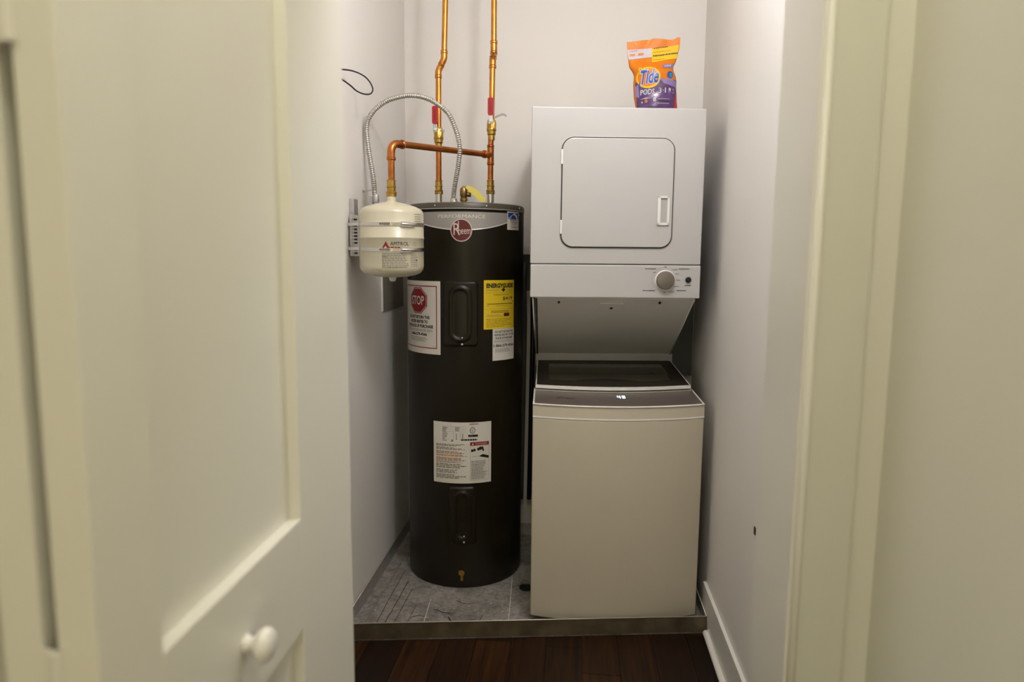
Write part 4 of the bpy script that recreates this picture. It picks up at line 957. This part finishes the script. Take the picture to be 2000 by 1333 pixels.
for bk_ in (0, 1):
    for j in range(NV):
        for i in range(NU):
            F = [G[bk_, j, i], G[bk_, j, i+1], G[bk_, j+1, i+1], G[bk_, j+1, i]]
            try: b.faces.new(F if not bk_ else F[::-1])
            except ValueError: pass
bl_ = [G[0, NV, i] for i in range(NU+1)] + [G[1, NV, i] for i in range(NU, -1, -1)]
bl_ = list(dict.fromkeys(bl_)); b.faces.new(bl_)
bo = obj('pouch', b, BAGO, bag, smooth=2.0)
sh = Sheet(lambda s, t, o: bagp(s, t, o+0.0007), step=2.0, lay=0.0004)
def bquad(P, mi, l, n=10, m=5):      # P: tl,tr,br,bl
    g = []
    for j in range(m+1):
        row_ = []
        for i in range(n+1):
            a, c = i/n, j/m; s = (P[0][0]*(1-a)+P[1][0]*a)*(1-c) + (P[3][0]*(1-a)+P[2][0]*a)*c; t = (P[0][1]*(1-a)+P[1][1]*a)*(1-c) + (P[3][1]*(1-a)+P[2][1]*a)*c
            row_.append(sh.bm.verts.new(sh.f(s, t, l*sh.L)))
        g.append(row_)
    for j in range(m):
        for i in range(n): sh.bm.faces.new((g[j][i], g[j][i+1], g[j+1][i+1], g[j+1][i])).material_index = mi
# materials: 0 white 1 yellow 2 purple 3 lilac 4 blue 5 teal 6 ink 7 orange 8 red
bquad([(1226, 95.5), (1275, 93), (1275, 111.5), (1229.5, 115)], 0, 1)
bquad([(1274, 94.5), (1327.5, 87.5), (1324, 114), (1275, 122.5)], 1, 2)
bquad([(1231, 104.5), (1241.5, 103.5), (1241.5, 107.5), (1231.5, 108.5)], 7, 3, 3, 2); bquad([(1248, 102.5), (1258.5, 101.5), (1258.5, 106), (1248, 107)], 7, 3, 3, 2)
for s0, s1, t, m in ((1231, 1247, 99, 8), (1278, 1306, 94, 6), (1277, 1312, 102, 7), (1277, 1326, 108.5, 6), (1277, 1300, 117.5, 7)):
    s = s0
    while s < s1:
        e = min(s1, s+1.5+random.random()*2.5); k = -0.115*(s-s0); bquad([(s, t-1.0+k), (e, t-1.0+k), (e, t+(1.5 if m == 6 and t > 100 else 0.4)+k), (s, t+(1.5 if m == 6 and t > 100 else 0.4)+k)], m, 4, 1, 1); s = e+0.9
# purple field
bquad([(1243, 161), (1325, 157), (1326.5, 226), (1250, 226)], 2, 1, 20, 16)
bquad([(1290, 155.5), (1324, 159), (1325, 172), (1300, 166)], 3, 2, 8, 5); bquad([(1243.5, 170), (1249, 166), (1252, 192), (1244.5, 190)], 3, 2, 4, 6)
bquad([(1322.5, 186), (1326.2, 181), (1328, 226), (1320, 226)], 8, 3, 3, 8)
# oval logo
sh.disk(1268.5, 154.0, 23.5, 21, 1, 3, n=36); sh.disk(1267.5, 153.5, 20, 17.5, 7, 4, n=36)
sh.disk(1252, 137.5, 3.5, 3.5, 1, 5, n=12)
sh.text('Tide', 1248.6, 169.5, 1288, 138.5, 0, 6, shear=3.5, rise=-3.5, wt=0.075, fine=0.12)
sh.text('Tide', 1250.2, 168, 1286.6, 140, 4, 8, shear=3.5, rise=-3.5, wt=0.02, fine=0.12)
bquad([(1250, 166), (1253, 160), (1252, 170), (1249, 172)], 4, 6, 2, 2)
sh.text('PODS', 1253.5, 188, 1281, 177.5, 0, 4, rise=-1.5, wt=0.03, fine=0.15); sh.disk(1264, 182.5, 1.7, 1.9, 5, 5, n=10)
sh.text('3', 1288.6, 184.5, 1294.5, 174.5, 0, 4, fine=0.2); sh.text('1', 1301.2, 184, 1303.4, 174, 0, 4, fine=0.2); sh.disk(1298, 179, 1.0, 1.0, 0, 3, n=8)
sh.disk(1311, 177, 2.7, 3.0, 0, 3, n=12); sh.disk(1311, 182, 3.4, 2.2, 3, 3, n=12); sh.disk(1318.5, 177, 2.2, 2.4, 3, 3, n=12); sh.disk(1319, 182.5, 2.4, 2.0, 3, 3, n=10)
bquad([(1295.5, 128), (1318.5, 124.5), (1318, 132.5), (1296, 136)], 3, 3, 6, 2)
for k in range(4): sh.disk(1300.5+k*3.6, 131.2-k*0.75, 1.6, 1.9, 0, 5, n=10)
sh.disk(1311, 148, 6.2, 7.2, 4, 4, n=20); sh.disk(1312.5, 149, 2.8, 4.2, 5, 5, n=16); sh.disk(1311, 158.5, 8, 3, 3, 4, n=16)
sh.disk(1281.5, 197.5, 3.0, 4.2, 0, 4, n=12); sh.disk(1287, 190.5, 1.3, 2.2, 0, 4, n=8); sh.disk(1284, 193, 1.6, 2.0, 0, 4.5, n=8)
bquad([(1253.5, 196.5), (1264, 193), (1274, 194), (1262, 195.5)], 0, 4, 4, 1)
sh.disk(1265, 200, 3.0, 3.2, 7, 4, n=12); sh.disk(1257.5, 202, 1.5, 1.8, 0, 4, n=8)
for t in (195.5, 204.5): bquad([(1287, t), (1311, t), (1311, t+0.9), (1287, t+0.9)], 0, 4, 4, 1)
bquad([(1288, 199), (1310, 199), (1310, 201.5), (1288, 201.5)], 6, 3, 4, 1)
for s0, t0 in ((1238.5, 81), (1241.5, 84.5), (1267, 77), (1265.5, 80)): bquad([(s0, t0), (s0+3.5, t0+0.5), (s0+3.5, t0+2.8), (s0, t0+2)], 1, 2, 1, 1)
bp_ = sh.make('bag_print', [BAGW, BAGY, BAGP, BAGLP, BAGB, BAGT, INK, BAGO, DRED], bo)
for q_ in bp_.data.polygons: q_.use_smooth = True

# ------------------------------------------------------------------ small things
b = NB(); box(b, XR-0.0025, XR-0.0001, 1.838, 1.852, 0.580, 0.601); tag(obj('wall_plug', b, BLACK, bevel=0.0006), 'tiny black plug in the right closet wall above the baseboard', 'wall plug')
cl = thing('ceiling_lamp', (CLOSET_LAMP[0], CLOSET_LAMP[1], ZC-0.001), 'bare bulb ceiling lamp at the front of the closet', 'lamp')
b = NB(); lathe(b, CLOSET_LAMP[0], CLOSET_LAMP[1], [(0.055, ZC-0.0005), (0.055, ZC-0.02), (0.03, ZC-0.035), (0.02, ZC-0.06), (0, ZC-0.06)], 28); obj('lamp_base', b, APLAS, cl, smooth=0.7)
hl = thing('ceiling_lamp', (HALL_LAMP[0], HALL_LAMP[1], ZC-0.001), 'flush ceiling lamp in the hallway behind the viewer', 'lamp')
b = NB(); lathe(b, HALL_LAMP[0], HALL_LAMP[1], [(0.15, ZC-0.0005), (0.15, ZC-0.015), (0.02, ZC-0.03), (0, ZC-0.03)], 32); obj('lamp_base', b, APLAS, hl, smooth=0.7)
